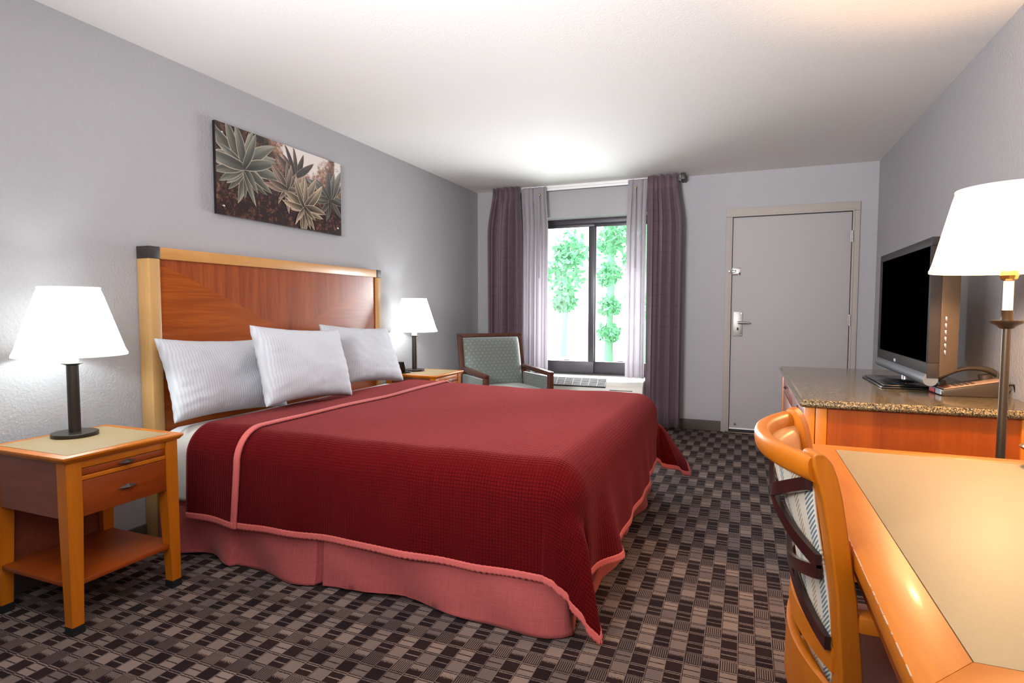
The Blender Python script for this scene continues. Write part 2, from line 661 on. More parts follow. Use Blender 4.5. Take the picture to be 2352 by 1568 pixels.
    def obj(s, name, material, parent=None, smooth=None, loc=None):
        bmesh.ops.remove_doubles(s.bm, verts=s.bm.verts, dist=1e-6)
        bmesh.ops.recalc_face_normals(s.bm, faces=s.bm.faces)
        me = bpy.data.meshes.new(name)
        s.bm.to_mesh(me)
        s.bm.free()
        me.materials.append(M[material])
        if smooth is not None:
            for p in me.polygons:
                p.use_smooth = True
            me.set_sharp_from_angle(angle=R(smooth))
        o = bpy.data.objects.new(name, me)
        COL.objects.link(o)
        if parent:
            o.parent = parent
        if loc:
            o.location = loc
        return o


def solid(o, t, offset=-1.0, sub=0):
    if sub:
        q = o.modifiers.new('subdivision', 'SUBSURF')
        q.levels = q.render_levels = sub
    q = o.modifiers.new('thickness', 'SOLIDIFY')
    q.thickness = t
    q.offset = offset
    return o


def tag(o, label, cat, group=None):
    o['label'] = label
    o['category'] = cat
    if group:
        o['group'] = group
    return o


def thing(name, label, cat, loc=(0, 0, 0), rz=0.0, group=None):
    o = bpy.data.objects.new(name, None)
    o.empty_display_size = 0.1
    COL.objects.link(o)
    o.location = loc
    o.rotation_euler = (0, 0, rz)
    return tag(o, label, cat, group)


def struct(o):
    o['kind'] = 'structure'
    return o


def copy_thing(root, loc, rz, label, group=None):
    r = root.copy()
    COL.objects.link(r)
    r.location = loc
    r.rotation_euler = (0, 0, rz)
    r['label'] = label
    if group:
        r['group'] = group

    def kids(src, dst):
        for ch in list(src.children):
            c = ch.copy()
            COL.objects.link(c)
            c.parent = dst
            kids(ch, c)
    kids(root, r)
    return r


def frange(a, b, n):
    return [a + (b - a) * i / n for i in range(n + 1)]


def sm(t):
    t = min(1.0, max(0.0, t))
    return t * t * (3 - 2 * t)


# ------------------------------------------------------------------ room shell
RW, RH, RB = 3.802, 2.44, -6.9
WX0, WX1, WZ0, WZ1, WD = 0.62, 1.93, 0.452, 2.127, 0.2
struct(MB().box(0, RW, RB, 0.0, -0.05, 0).obj('floor', 'carpet'))
struct(MB().box(-0.1, RW + 0.1, RB - 0.1, 0.32, RH, RH + 0.06).obj('ceiling', 'ceiling'))
struct(MB().box(-0.1, 0, RB - 0.1, 0.32, -0.05, RH).obj('wall_left', 'wall'))
struct(MB().box(RW, RW + 0.1, RB - 0.1, 0.32, -0.05, RH).obj('wall_right', 'wall'))
struct(MB().box(0, RW, RB - 0.1, RB, -0.05, RH).obj('wall_back', 'wall'))
wf = MB()
wf.box(0, WX0, 0, 0.3, -0.05, RH)
wf.box(WX1, RW, 0, 0.3, -0.05, RH)
wf.box(WX0, WX1, 0, 0.3, -0.05, WZ0)
wf.box(WX0, WX1, 0, 0.3, WZ1, RH)
struct(wf.obj('wall_far', 'wall'))
struct(MB().box(0, 2.562, -0.012, 0, 0.0, 0.10, 0.003).box(3.684, RW, -0.012, 0, 0, 0.10, 0.003).obj('baseboard_far', 'baseboard'))
struct(MB().box(0, 0.012, RB, -0.012, 0.0, 0.10, 0.003).obj('baseboard_left', 'baseboard'))
struct(MB().box(RW - 0.012, RW, RB, -0.012, 0.0, 0.10, 0.003).obj('baseboard_right', 'baseboard'))

# window
win = bpy.data.objects.new('window_1', None)
COL.objects.link(win)
win.location = (1.275, WD, 1.28)
struct(win)


def wl(x):
    return x - 1.275


def wz(z):
    return z - 1.28


f = MB()
f.box(wl(WX0), wl(WX1), 0, 0.07, wz(2.075), wz(2.127), 0.003)
f.box(wl(WX0), wl(WX1), 0.0, 0.07, wz(WZ0), wz(0.475), 0.003)
f.box(wl(WX0), wl(WX0 + 0.05), 0.0, 0.07, wz(0.4755), wz(2.0745), 0.003)
f.box(wl(WX1 - 0.05), wl(WX1), 0.0, 0.07, wz(0.4755), wz(2.0745), 0.003)
f.obj('window_frame', 'window_frame', win, 30)
for nm, xa, xb, yo in (('sash', WX0 + 0.05, 1.262, 0.012), ('sash', 1.214, WX1 - 0.05, 0.0365)):
    g = MB()
    g.box(wl(xa), wl(xb), yo, yo + 0.024, wz(2.042), wz(2.074), 0.003)
    g.box(wl(xa), wl(xb), yo, yo + 0.024, wz(0.476), wz(0.607), 0.003)
    g.box(wl(xa), wl(xa + 0.062), yo, yo + 0.024, wz(0.6075), wz(2.0415), 0.003)
    g.box(wl(xb - 0.062), wl(xb), yo, yo + 0.024, wz(0.6075), wz(2.0415), 0.003)
    g.box(wl((xa + xb) / 2 - 0.03), wl((xa + xb) / 2 + 0.03), yo - 0.006, yo, wz(0.61), wz(0.62), 0.001)
    so = g.obj(nm, 'window_frame', win, 30)
    MB().box(wl(xa + 0.03), wl(xb - 0.03), yo + 0.010, yo + 0.014, wz(0.6), wz(2.05)).obj('pane', 'glass', so)
MB().box(wl(WX0), wl(WX1), -0.2, -0.0, wz(WZ0 - 0.0), wz(WZ0 + 0.012), 0.002).obj('window_sill', 'ivory', win, 30)

# door
door = bpy.data.objects.new('door_1', None)
COL.objects.link(door)
door.location = (3.12, 0, 0)
struct(door)
DX = 3.12
MB().box(2.639 - DX, 3.607 - DX, -0.010, -0.001, 0.035, 2.020, 0.002).obj('door_panel', 'door_paint', door, 30)
MB().box(2.639 - DX, 3.607 - DX, -0.013, -0.0095, 0.035, 0.047).obj('bottom_strip', 'white_gloss', door)
f = MB()
f.box(2.577 - DX, 2.632 - DX, -0.022, 0, 0.0, 2.0275, 0.004)
f.box(3.613 - DX, 3.669 - DX, -0.022, 0, 0.0, 2.0275, 0.004)
f.box(2.577 - DX, 3.669 - DX, -0.022, 0, 2.028, 2.107, 0.004)
f.box(2.618 - DX, 2.634 - DX, -0.030, -0.0225, 0.0, 2.0255, 0.003)
f.box(3.611 - DX, 3.627 - DX, -0.030, -0.0225, 0.0, 2.0255, 0.003)
f.box(2.618 - DX, 3.627 - DX, -0.030, -0.0225, 2.026, 2.045, 0.003)
f.obj('door_frame', 'trim_paint', door, 30)
MB().box(2.632 - DX, 3.613 - DX, -0.004, -0.0005, 0.0, 2.03).obj('door_gap', 'black_matte', door)
MB().box(2.60 - DX, 3.64 - DX, -0.05, 0, 0.0, 0.012, 0.003).obj('threshold', 'bronze_warm', door, 30)
lk = MB().box(2.655 - DX, 2.738 - DX, -0.017, -0.0095, 0.915, 1.146, 0.002).obj('lock_plate', 'nickel', door, 30)
MB().lathe([(0.011, 0.0), (0.013, 0.008), (0.011, 0.05), (0.011, 0.055)], seg=20,
           mtx=Matrix.Translation((2.700 - DX, -0.012, 1.045)) @ Matrix.Rotation(R(90), 4, 'X')).tube(
    [(2.700 - DX, -0.064, 1.045), (2.74 - DX, -0.066, 1.045), (2.80 - DX, -0.062, 1.043)], [0.012, 0.0105, 0.009], 12).obj('lever_handle', 'nickel', door, 50)
MB().box(2.690 - DX, 2.704 - DX, -0.0185, -0.0165, 0.972, 0.998, 0.0005).obj('keyhole', 'black_matte', door)
for zz in (0.93, 1.13):
    for xx in (2.667, 2.726):
        MB().lathe([(0.004, 0), (0.004, 0.002)], seg=12, mtx=Matrix.Translation((xx - DX, -0.017, zz)) @ Matrix.Rotation(R(90), 4, 'X')).obj('screw', 'chrome', door, 50)
la = MB().box(2.634 - DX, 2.71 - DX, -0.016, -0.0095, 1.487, 1.557, 0.001).box(2.64 - DX, 2.675 - DX, -0.028, -0.016, 1.518, 1.526, 0.002).obj('night_latch', 'chrome', door, 30)
f = MB()
f.tube([(2.672 - DX, -0.03, 1.512), (2.62 - DX, -0.045, 1.512), (2.602 - DX, -0.045, 1.522), (2.62 - DX, -0.045, 1.532), (2.672 - DX, -0.03, 1.532)], 0.004, 8)
f.lathe([(0.008, 0), (0.008, 0.02)], seg=14, mtx=Matrix.Translation((2.612 - DX, -0.022, 1.522)) @ Matrix.Rotation(R(90), 4, 'X'))
f.obj('latch_arm', 'chrome', door, 50)
for zz in (1.805, 1.074, 0.25):
    h = MB()
    for q in range(3):
        h.lathe([(0.008, 0), (0.008, 0.031)], (3.611 - DX, -0.032, zz - 0.05 + q * 0.034), 14)
    h.box(3.596 - DX, 3.626 - DX, -0.026, -0.023, zz - 0.05, zz + 0.05)
    h.obj('hinge', 'nickel', door, 50)
MB().lathe([(0.012, 0), (0.012, 0.012), (0.006, 0.03)], seg=16, mtx=Matrix.Translation((2.69 - DX, -0.01, 0.085)) @ Matrix.Rotation(R(90), 4, 'X')).obj('door_stop', 'chrome', door, 50)

# ------------------------------------------------------------------ outdoors
struct(tag(MB().box(-25, 28, 0.6, 45, -0.5, -0.35).obj('lawn', 'lawn'), 'pale sunlit ground outside the window', 'ground'))
struct(tag(MB().box(-6, 8, 7.0, 7.6, -0.35, -0.27, 0.01).obj('path_kerb', 'concrete'), 'low pale kerb across the ground outside', 'kerb'))
rnd = random.Random(4)


def tree(name, label, cat, x, y, trunk_h, crown, blobs, leafmat, trunk_r=0.16, group=None, n=900, leaf=0.14):
    t = thing(name, label, cat, (x, y, -0.35), 0, group)
    if trunk_h > 0:
        MB().tube([(0, 0, 0), (0.05, 0.0, trunk_h * 0.5), (0.0, 0.05, trunk_h)], [trunk_r, trunk_r * 0.85, trunk_r * 0.6], 12).obj('trunk', 'bark', t, 60)
    m = MB()
    vs, fs = [], []
    for i in range(n):
        bx, by, bz, br = blobs[rnd.randrange(len(blobs))]
        d = Vector((rnd.gauss(0, 1), rnd.gauss(0, 1), rnd.gauss(0, 1))).normalized() * br * rnd.random() ** 0.4
        c = Vector((bx, by, bz)) + d
        a = Vector((rnd.gauss(0, 1), rnd.gauss(0, 1), rnd.gauss(0, 1))).normalized()
        b_ = a.orthogonal().normalized()
        s_ = leaf * rnd.uniform(0.5, 1.2)
        k = len(vs)
        vs += [c - a * s_, c - b_ * s_ * 0.5, c + a * s_, c + b_ * s_ * 0.5]
        fs.append((k, k + 1, k + 2, k + 3))
    m._add([tuple(q) for q in vs], fs)
    m.obj('foliage', leafmat, t)
    return t


tree('tall_tree', 'slender pale green tree in the left window pane', 'tree', -0.5, 9.0, 4.6, 0, [(0, 0, 1.6, .3), (0, 0, 2.4, .35), (0, 0, 3.2, .4), (0.1, 0, 4.2, .45), (0, 0, 0.9, .3), (.3, 0, 3.6, .5)], 'leaf_a', 0.13, n=1500, leaf=.09)
tree('palm_trunk_tree', 'shaggy pale trunk tree left of the window mullion', 'tree', 0.55, 8.2, 3.6, 0, [(-.3, 0, 2.7, .3), (.3, 0, 2.5, .3), (-.15, 0, 1.7, .35), (.2, 0, 1.5, .35), (0, 0, 3.6, .8), (-.3, 0, 4.1, .5)], 'leaf_a', 0.17, n=1700, leaf=.09)
tree('broad_tree', 'broad mint green tree seen through the right window pane', 'tree', 1.5, 11.0, 4.2, 0, [(0, 0, 3.4, .9), (.8, 0, 3.2, .7), (-.5, 0, 2.6, .6), (.2, 0, 4.4, .8), (-.4, 0, 3.9, .5), (.3, 0, 1.8, .6)], 'leaf_a', 0.2, n=3000, leaf=.1)
tree('dark_green_tree', 'deeper green tree behind the right window pane beside sheer', 'tree', 1.95, 7.9, 3.2, 0, [(0, 0, 2.4, .6), (.2, 0, 3.0, .6), (0, 0, 1.9, .5)], 'leaf_b', 0.12)
tree('far_left_tree', 'faint tree at the left edge of the window view', 'tree', -2.6, 12.0, 3.2, 0, [(0, 0, 2.6, .7), (.2, 0, 3.4, .6), (0, 0, 1.8, .4)], 'leaf_a', 0.12)
tree('round_shrub', 'round shrub low behind the window mullion', 'shrub', 0.95, 9.2, 0, 0, [(0, 0, .9, .45), (-.4, 0, 1.0, .4)], 'leaf_b', group=None)
tree('clipped_shrub', 'low clipped shrub right of the window mullion', 'shrub', 1.75, 10.0, 0, 0, [(0, 0, .6, .35), (.35, 0, .6, .3)], 'leaf_a')

# ------------------------------------------------------------------ curtains


def curtain(name, label, cat, x0, x1, zt, zb, y, folds, amp, material, thick, x0b=None, x1b=None, header=0.1, grp=None, flare=0.0):
    x0b = x0 if x0b is None else x0b
    x1b = x1 if x1b is None else x1b
    cx, cz = (x0 + x1) / 2, zb
    o_ = Vector((cx, y, cz))
    rd = random.Random(int(x0 * 1000))
    ph = [rd.uniform(-0.5, 0.5) for _ in range(folds * 2 + 3)]

    def fn(u, w):
        d = (zt - w)
        k = sm(d / 0.5)
        xa = x0 + (x0b - x0) * k
        xb = x1 + (x1b - x1) * k
        g = u * folds * 2 * PI
        warp = 0.12 * math.sin(u * 9 + ph[0] * 6 + d * 0.5)
        a = amp * (0.45 + 0.55 * sm(d / 0.35)) * (0.85 + 0.35 * math.sin(u * 13 + ph[1] * 9))
        pin = math.exp(-((d - header) / 0.035) ** 2)
        yy = a * math.sin(g + warp * 3) * (1 - 0.35 * pin) + 0.25 * a * math.sin(2.3 * g + ph[2] + d)
        xx = xa + (xb - xa) * u + 0.30 * a * math.sin(2 * g + warp) * (1 + 0.8 * pin)
        return (Vector((xx, y + yy, w)) - o_, (u * (x1 - x0) * 2.2, w))
    zs = frange(zt, zt - 0.3, 14) + frange(zt - 0.32, zb, 40)[0:]
    m = MB()
    m.grid(fn, frange(0, 1, folds * 16), zs)
    o = m.obj(name, material, None, 180, loc=tuple(o_))
    solid(o, thick, 0)
    tag(o, label, cat, grp)
    return o


curtain('drape', 'dark plum patterned drape hanging left of the window behind armchair', 'curtain', 0.262, 0.556, 2.436, 0.03, -0.172, 4, 0.060, 'drape', 0.003, 0.20, 0.575)
curtain('drape', 'dark plum patterned drape hanging between window and door', 'curtain', 1.868, 2.150, 2.436, 0.03, -0.172, 4, 0.060, 'drape', 0.003, 1.862, 2.205)
SHL = curtain('sheer_curtain', 'translucent white sheer curtain at left side of the window', 'curtain', 0.560, 0.835, 2.425, 0.525, -0.118, 5, 0.022, 'sheer', 0.001, 0.575, 0.862)
SHR = curtain('sheer_curtain', 'translucent white sheer curtain at right side beside dark drape', 'curtain', 1.672, 1.860, 2.425, 0.49, -0.118, 3, 0.022, 'sheer', 0.001, 1.66, 1.852)
trk = thing('curtain_track', 'white metal curtain track running above the window at ceiling', 'curtain track', (1.2, -0.055, 2.41))
MB().box(-0.95, 0.97, -0.028, 0.022, 0.004, 0.03, 0.003).box(-0.95, 0.97, -0.012, 0.0, -0.018, 0.006, 0.002).obj('rail', 'white_plastic', trk, 30)
MB().box(0.972, 1.012, -0.12, 0.055, -0.03, 0.03, 0.003).obj('drape_return', 'cap_dark', trk, 30)  # dark block for the drape fabric turning back to the wall
for ch_, x_, z_ in ((SHL, 0.770, 1.49), (SHR, 1.752, 1.57)):
    c_ = ch_.location
    MB().tube([(x_ - c_.x, -0.158 - c_.y, 2.34 - c_.z), (x_ + 0.003 - c_.x, -0.160 - c_.y, z_ - c_.z)], 0.005, 8).obj('pull_wand', 'nickel', ch_, 60)
    MB().box(x_ - c_.x - 0.007, x_ - c_.x + 0.007, -0.160 - c_.y, -0.125 - c_.y, 2.335 - c_.z, 2.35 - c_.z, 0.002).obj('wand_hook', 'brass', ch_, 30)

# ------------------------------------------------------------------ air conditioner
ac = thing('air_conditioner', 'ivory through-wall air conditioner under the window behind bed', 'air conditioner', (1.325, -0.13, 0.0))
pts = [(0.125, 0.0), (0.125, 0.470), (0.0, 0.470), (-0.075, 0.452), (-0.115, 0.41), (-0.125, 0.36), (-0.125, 0.0)]
MB().prism(pts, -0.535, 0.535, 0.006, 'x').obj('housing', 'ivory', ac, 40)
g = MB()
gm = Matrix.Translation((0, -0.086, 0.432)) @ Matrix.Rotation(R(38), 4, 'X')
g.box(-0.50, 0.175, -0.055, 0.060, -0.006, 0.010, 0.001, mtx=gm)
gr = g.obj('grille', 'grille_dark', ac, 30)
g = MB()
for k in range(9):
    g.box(-0.50, 0.175, -0.052 + k * 0.013, -0.049 + k * 0.013, 0.0095, 0.014, mtx=gm)
for k in range(9):
    xx = -0.50 + k * 0.084
    g.box(xx - 0.002, xx + 0.002, -0.053, 0.058, 0.0095, 0.0155, mtx=gm)
g.obj('louvre', 'white_plastic', gr, 30)
MB().box(0.20, 0.45, -0.128, -0.118, 0.30, 0.372, 0.002).obj('control_door', 'ivory', ac, 30)
MB().box(0.215, 0.44, -0.1275, -0.1255, 0.372, 0.378).obj('door_slot', 'black_matte', ac)

# ------------------------------------------------------------------ picture
pic = thing('wall_art', 'wide frameless photo print of agave plants above the headboard', 'picture', (0.0, -2.918, 1.950))
MB().box(0.012, 0.030, -0.534, 0.534, -0.254, 0.254, 0.001).obj('panel', 'black_plastic', pic)
bgo = MB().box(0.0302, 0.0312, -0.534, 0.534, -0.254, 0.254).obj('printed_background', 'art_bg', pic)


def agave_mesh(seed, cy, cz, rad, n, tilt, c_mid, c_edge, depth):
    rd = random.Random(seed)
    vs, fs, cols = [], [], []
    YL, ZL = 0.5335, 0.2535
    angs = sorted([(i / n) * 2 * PI + rd.uniform(-.15, .15) for i in range(n)], key=lambda a: rd.random())
    for li, a in enumerate(angs):
        L = rad * rd.uniform(0.7, 1.1) * (1.0 if math.sin(a) > -0.2 else 0.75)
        wd_ = L * rd.uniform(0.085, 0.14)
        nseg = 9
        bend = rd.uniform(-.25, .25)
        rows = []
        for i in range(nseg + 1):
            t = i / nseg
            ww = wd_ * (math.sin(PI * min(1, (0.12 + 0.88 * t)) ** 0.9) ** 0.8 if t < 1 else 0)
            if t >= 1:
                ww = 0
            aa = a + bend * t
            px = cy + L * t * math.cos(aa)
            pz = cz + L * t * math.sin(aa)
            nx, nz = -math.sin(aa), math.cos(aa)
            row = []
            for s_ in (-1, -0.78, -0.2, 0.35, 0.8, 1):
                row.append((px + nx * ww * s_, pz + nz * ww * s_, s_, t))
            rows.append(row)
        base = len(vs)
        xo = depth + li * 0.00002
        tone = rd.uniform(0.8, 1.15)
        for row in rows:
            for (py, pz, s_, t) in row:
                vs.append((xo, max(-YL, min(YL, py)), max(-ZL, min(ZL, pz))))
                e = abs(s_)
                if e > 0.9:
                    c = c_edge
                else:
                    q = 0.35 + 0.65 * t
                    lr = 0.85 + 0.35 * (s_ > 0)
                    c = tuple(v * q * lr * tone for v in c_mid)
                cols.append(tuple(lin(max(0, min(255, v))) for v in c) + (1,))
        for i in range(nseg):
            for j in range(5):
                q = base + i * 6 + j
                fs.append((q, q + 1, q + 7, q + 6))
    me = bpy.data.meshes.new('agave_print')
    me.from_pydata(vs, [], fs)
    ca = me.color_attributes.new('print', 'FLOAT_COLOR', 'POINT')
    for i, c in enumerate(cols):
        ca.data[i].color = c
    me.materials.append(M['print'])
    return me


for i, (cy, cz, rad, n, mid, edge) in enumerate([
    (0.08, 0.075, 0.20, 13, (92, 74, 70), (140, 120, 104)),
    (0.41, -0.02, 0.24, 18, (104, 100, 92), (158, 142, 122)),
    (-0.34, 0.04, 0.30, 26, (116, 114, 102), (182, 170, 148)),
    (0.00, -0.02, 0.19, 15, (142, 118, 104), (200, 174, 152)),
    (0.155, -0.115, 0.24, 26, (158, 138, 114), (222, 198, 170)),
]):
    o = bpy.data.objects.new('agave_print', agave_mesh(i + 3, cy, cz, rad, n, 0, mid, edge, 0.0316 + i * 0.0008))
    COL.objects.link(o)
    o.parent = pic
for yy in (-0.49, 0.49):
    for zz in (-0.205, 0.2):
        MB().lathe([(0.007, 0.0), (0.007, 0.006), (0.004, 0.009)], seg=16, mtx=Matrix.Translation((0.030, yy, zz)) @ Matrix.Rotation(R(90), 4, 'Y')).obj('standoff_pin', 'chrome', pic, 50)

# ------------------------------------------------------------------ headboard
HY0, HY1, HZ = -3.900, -1.985, 1.470
hc = (HY0 + HY1) / 2
hb = thing('headboard', 'tall cherry veneer headboard in pale maple frame mounted behind bed', 'headboard', (0.0, hc, 0.0))
h0, h1 = HY0 - hc, HY1 - hc
for a, b_ in ((h0, h0 + 0.056), (h1 - 0.056, h1)):
    MB().box(0.004, 0.090, a, b_, 0.02, HZ - 0.057, 0.003).obj('post', 'maple_z', hb, 30)
    MB().box(0.004, 0.092, a - 0.002, b_ + 0.002, HZ - 0.057, HZ + 0.002, 0.003).obj('corner_cap', 'cap_dark', hb, 30)
MB().box(0.02, 0.090, h0 + 0.056, h1 - 0.056, HZ - 0.057, HZ, 0.003).obj('top_rail', 'maple_y', hb, 30)
MB().box(0.03, 0.074, h0 + 0.056, h1 - 0.056, 0.25, HZ - 0.057, 0.0).obj('veneer_panel', 'veneer', hb)

# ------------------------------------------------------------------ bed
BX, BY = 1.17, -2.94
bed = thing('bed', 'king bed with white mattress and salmon box-pleated skirt', 'bed', (BX, BY, 0))


def bl(x, y, z):
    return (x - BX, y - BY, z)


MB().box(0.12 - BX, 2.17 - BX, -0.955, 0.955, 0.06, 0.32, 0.03).obj('box_base', 'flat_sheet', bed, 30)
MB().box(0.11 - BX, 2.18 - BX, -0.962, 0.962, 0.325, 0.588, 0.07, 6).obj('mattress', 'sheet_white', bed, 40)
# skirt as a ribbon round three sides
SKZ = 0.335
path = [(0.13, -0.968), (2.185, -0.968), (2.185, 0.968), (0.13, 0.968)]
seg_len = [2.055, 1.936, 2.055]
pleats = [(0, 1.10), (1, 0.968), (2, 1.0)]


def skirt_pt(s):
    for i in range(3):
        if s <= seg_len[i] or i == 2:
            p0, p1 = Vector(path[i]), Vector(path[i + 1])
            t = min(1, s / seg_len[i])
            p = p0.lerp(p1, t)
            d = (p1 - p0).normalized()
            return p, Vector((d.y, -d.x)), i, s
        s -= seg_len[i]


def skirt_fn(s, w):
    p, n, i, ls = skirt_pt(s)
    t = 1 - w / SKZ
    off = 0.006 + t * (0.026 + 0.022 * math.sin(s * 7.1 + 1.3 + w * 3) + 0.012 * math.sin(s * 16.7 + w * 14))
    if i == 0 and ls < 0.5:
        off += -0.03 * t * sm((0.5 - ls) / 0.5)
        off += t * 0.022 * math.sin(ls * 19 + 5)
    # inverted box pleat
    for (pi, pp) in ((0, 0.985), (1, 0.97), (2, 1.0)):
        if i == pi:
            e = abs(ls - pp)
            if e < 0.02:
                off -= 0.035 * (1 - e / 0.02) ** 0.5 * (0.3 + 0.7 * t)
    # outward corner rounding
    for c in (seg_len[0], seg_len[0] + seg_len[1]):
        e = abs(s - c)
        if e < 0.05:
            off -= 0.012 * (1 - e / 0.05)
    z = w
    if w < 0.002:
        z = 0.012 + 0.010 * math.sin(s * 5.3 + 0.8) + (0.03 * sm((0.4 - ls) / 0.4) if i == 0 else 0)
    q = p + n * off
    return ((q.x - BX + 0.0, q.y, max(0.004, z)), (s, w))


ss = sorted(set([round(v, 4) for v in frange(0, sum(seg_len), 420)] + [0.965 + 0.002 * k for k in range(21)]))
sk = MB()
# path x is world x, path y is relative to BY
sk.grid(skirt_fn, ss, [0.0, 0.018, 0.05, 0.1, 0.15, 0.2, 0.26, 0.31, SKZ])
solid(sk.obj('bed_skirt', 'skirt', bed, 60), 0.003, 1)

# ---- cloth over the mattress: flat cloth coords (s along x, t across) -> space
TOPZ = 0.612
XF, YN, YF = 2.235, -3.945, -1.925       # outer planes once draped
RAD = 0.13


def drape_pt(s, t, lift=0.0, wav=1.0, DN=0.375, DF=0.46):
    """s: world x on top, beyond XF-RAD hangs; t: world y on top"""
    ds = max(0.0, s - (XF - RAD))
    side = 0
    dt = 0.0
    if t < YN + RAD:
        dt = YN + RAD - t
        side = -1
    elif t > YF - RAD:
        dt = t - (YF - RAD)
        side = 1
    r = math.hypot(ds, dt)
    z = TOPZ + lift + wav * (0.004 * math.sin(s * 5 + 1) * math.sin(t * 4) + 0.002 * math.sin(s * 17 + t * 9))
    sag = 0.0
    z -= sag
    if r <= 1e-9:
        return Vector((s, t, z))
    RR = RAD + lift
    if r < RAD * PI / 2:
        a = r / RAD
        out = RR * math.sin(a)
        down = RR * (1 - math.cos(a))
        hang = 0.0
    else:
        hang = r - RAD * PI / 2
        out = RR
        down = RR + hang
    th = math.atan2(dt, ds)          # 0 = foot direction, 90 = side direction
    td = math.degrees(th)
    if side <= 0:
        ctrl = [(0, .01), (12, .0), (27, -.10), (34, .03), (42, .24), (50, .20), (60, .11), (75, .06), (90, .0)]
        phi_c = [(0, 0), (12, 1), (27, 7), (34, 16), (42, 30), (50, 42), (60, 54), (75, 71), (90, 90)]
    else:
        ctrl = [(0, .0), (20, .10), (35, .40), (50, .58), (65, .34), (80, .10), (90, .0)]
        phi_c = [(0, 0), (20, 5), (35, 15), (50, 35), (65, 65), (90, 90)]

    def interp(c):
        for (a0, v0), (a1, v1) in zip(c, c[1:]):
            if td <= a1:
                return v0 + (v1 - v0) * sm((td - a0) / (a1 - a0))
        return c[-1][1]
    fl = interp(ctrl) * hang * sm(hang / 0.12)
    bl_ = sm(hang / 0.18)
    phi = math.radians(td * (1 - bl_) + interp(phi_c) * bl_)
    if hang > 0:
        down = RR + math.sqrt(max(0.0, hang * hang - fl * fl))
    base = Vector((min(s, XF - RAD), (YN + RAD) if side < 0 else ((YF - RAD) if side > 0 else t), 0))
    o2 = out + fl
    dirx, diry = math.cos(phi), math.sin(phi) * (side if side else 1)
    if ds == 0:
        dirx, diry = 0.0, float(side)
    if dt == 0:
        dirx, diry = 1.0, 0.0
    w_ = 0.0
    if hang > 0:
        pos = s if ds == 0 else t
        if dt == 0 or ds == 0:
            edge = (XF - RAD - s) if ds == 0 else min(t - YN - RAD, YF - RAD - t)
            fade = sm(edge / 0.3)
            w_ = wav * fade * hang / 0.35 * (0.011 * (1 + math.sin(pos * 9.0 + 0.6)) + 0.006 * (1 + math.sin(pos * 21.0)))
            if ds > 0:
                w_ += wav * fade * 0.014 * math.sin(hang * 6) * (1 + math.sin(pos * 4 + 1))
                w_ += 0.24 * hang * math.exp(-((t + 3.60) / 0.085) ** 2)
    p = base + Vector((dirx, diry, 0)) * (o2 + w_)
    p.z = z - down
    p.z = max(p.z, 0.014 + lift * 0.2)
    return p


DN_, DF_ = 0.385 + 0.074, 0.405 + 0.074     # flat lengths beyond the rounded start
T0, T1 = YN + RAD - DN_ , YF - RAD + DN_
S1 = XF - RAD + DF_
S0 = 0.378
svals = frange(S0, XF - RAD - 0.02, 70) + frange(XF - RAD, S1, 44)
tvals = frange(T0, YN + RAD, 40) + frange(YN + RAD + 0.03, YF - RAD - 0.03, 60) + frange(YF - RAD, T1, 40)
ql = MB()
ql.grid(lambda s, t: (drape_pt(s, t) - Vector((BX, BY, TOPZ)), (s, t)), svals, tvals)
quilt = ql.obj('quilt', 'quilt', None, 180, loc=(BX, BY, TOPZ))
solid(quilt, 0.006, 1)
tag(quilt, 'burgundy stitched quilt draped over the bed with coral border', 'bedspread')
# turned-back band
qb = MB()
qb.grid(lambda s, t: (drape_pt(s, t, 0.010, 1.0) - Vector((BX, BY, TOPZ)), (s + 0.004, t)), frange(S0 - 0.004, 0.672, 22), tvals)
band = qb.obj('turned_back_band', 'quilt', quilt, 180)
solid(band, 0.006, 1)


def trim_strip(pts_a, pts_b, name='border_trim', frill=0.0018):
    """ribbon between two polylines"""
    m = MB()
    n = len(pts_a)
    acc = 0.0
    us = []
    for i in range(n):
        if i:
            acc += (pts_a[i] - pts_a[i - 1]).length
        us.append(acc)

    def fn(i, w):
        a, b_ = pts_a[i], pts_b[i]
        p = a.lerp(b_, w)
        up = Vector((0, 0, 1)) * (frill * math.sin(us[i] * 330 + 2 * math.sin(us[i] * 40)) * (0.4 + w))
        return (p + up - Vector((BX, BY, TOPZ)), (us[i], w * 0.03))
    m.grid(fn, list(range(n)), [0, 0.25, 0.5, 0.75, 1.0])
    o = m.obj(name, 'trim', quilt, 180)
    solid(o, 0.010, 0)
    return o


TW = 0.026
trim_strip([drape_pt(s, T0 + TW * 0.2, 0.004) for s in frange(S0, S1, 420)], [drape_pt(s, T0 - TW * 0.8, 0.004) for s in frange(S0, S1 + TW * .5, 420)])
trim_strip([drape_pt(s, T1 - TW * 0.2, 0.004) for s in frange(S0, S1, 420)], [drape_pt(s, T1 + TW * 0.8, 0.004) for s in frange(S0, S1 + TW * .5, 420)])
trim_strip([drape_pt(S1 - TW * 0.2, t, 0.004) for t in frange(T0, T1, 560)], [drape_pt(S1 + TW * 0.8, t, 0.004) for t in frange(T0 - TW * .5, T1 + TW * .5, 560)])
trim_strip([drape_pt(0.666 + 0.004 * math.sin(t * 9), t, 0.017) for t in frange(T0 - TW * .8, T1, 500)], [drape_pt(0.696 + 0.004 * math.sin(t * 9), t, 0.016) for t in frange(T0 - TW * .8, T1, 500)], 'band_trim', 0.001)
trim_strip([drape_pt(s, T0 + TW * 0.2, 0.017) for s in frange(S0, 0.68, 60)], [drape_pt(s, T0 - TW * 0.8, 0.017) for s in frange(S0, 0.68, 60)], 'band_trim')

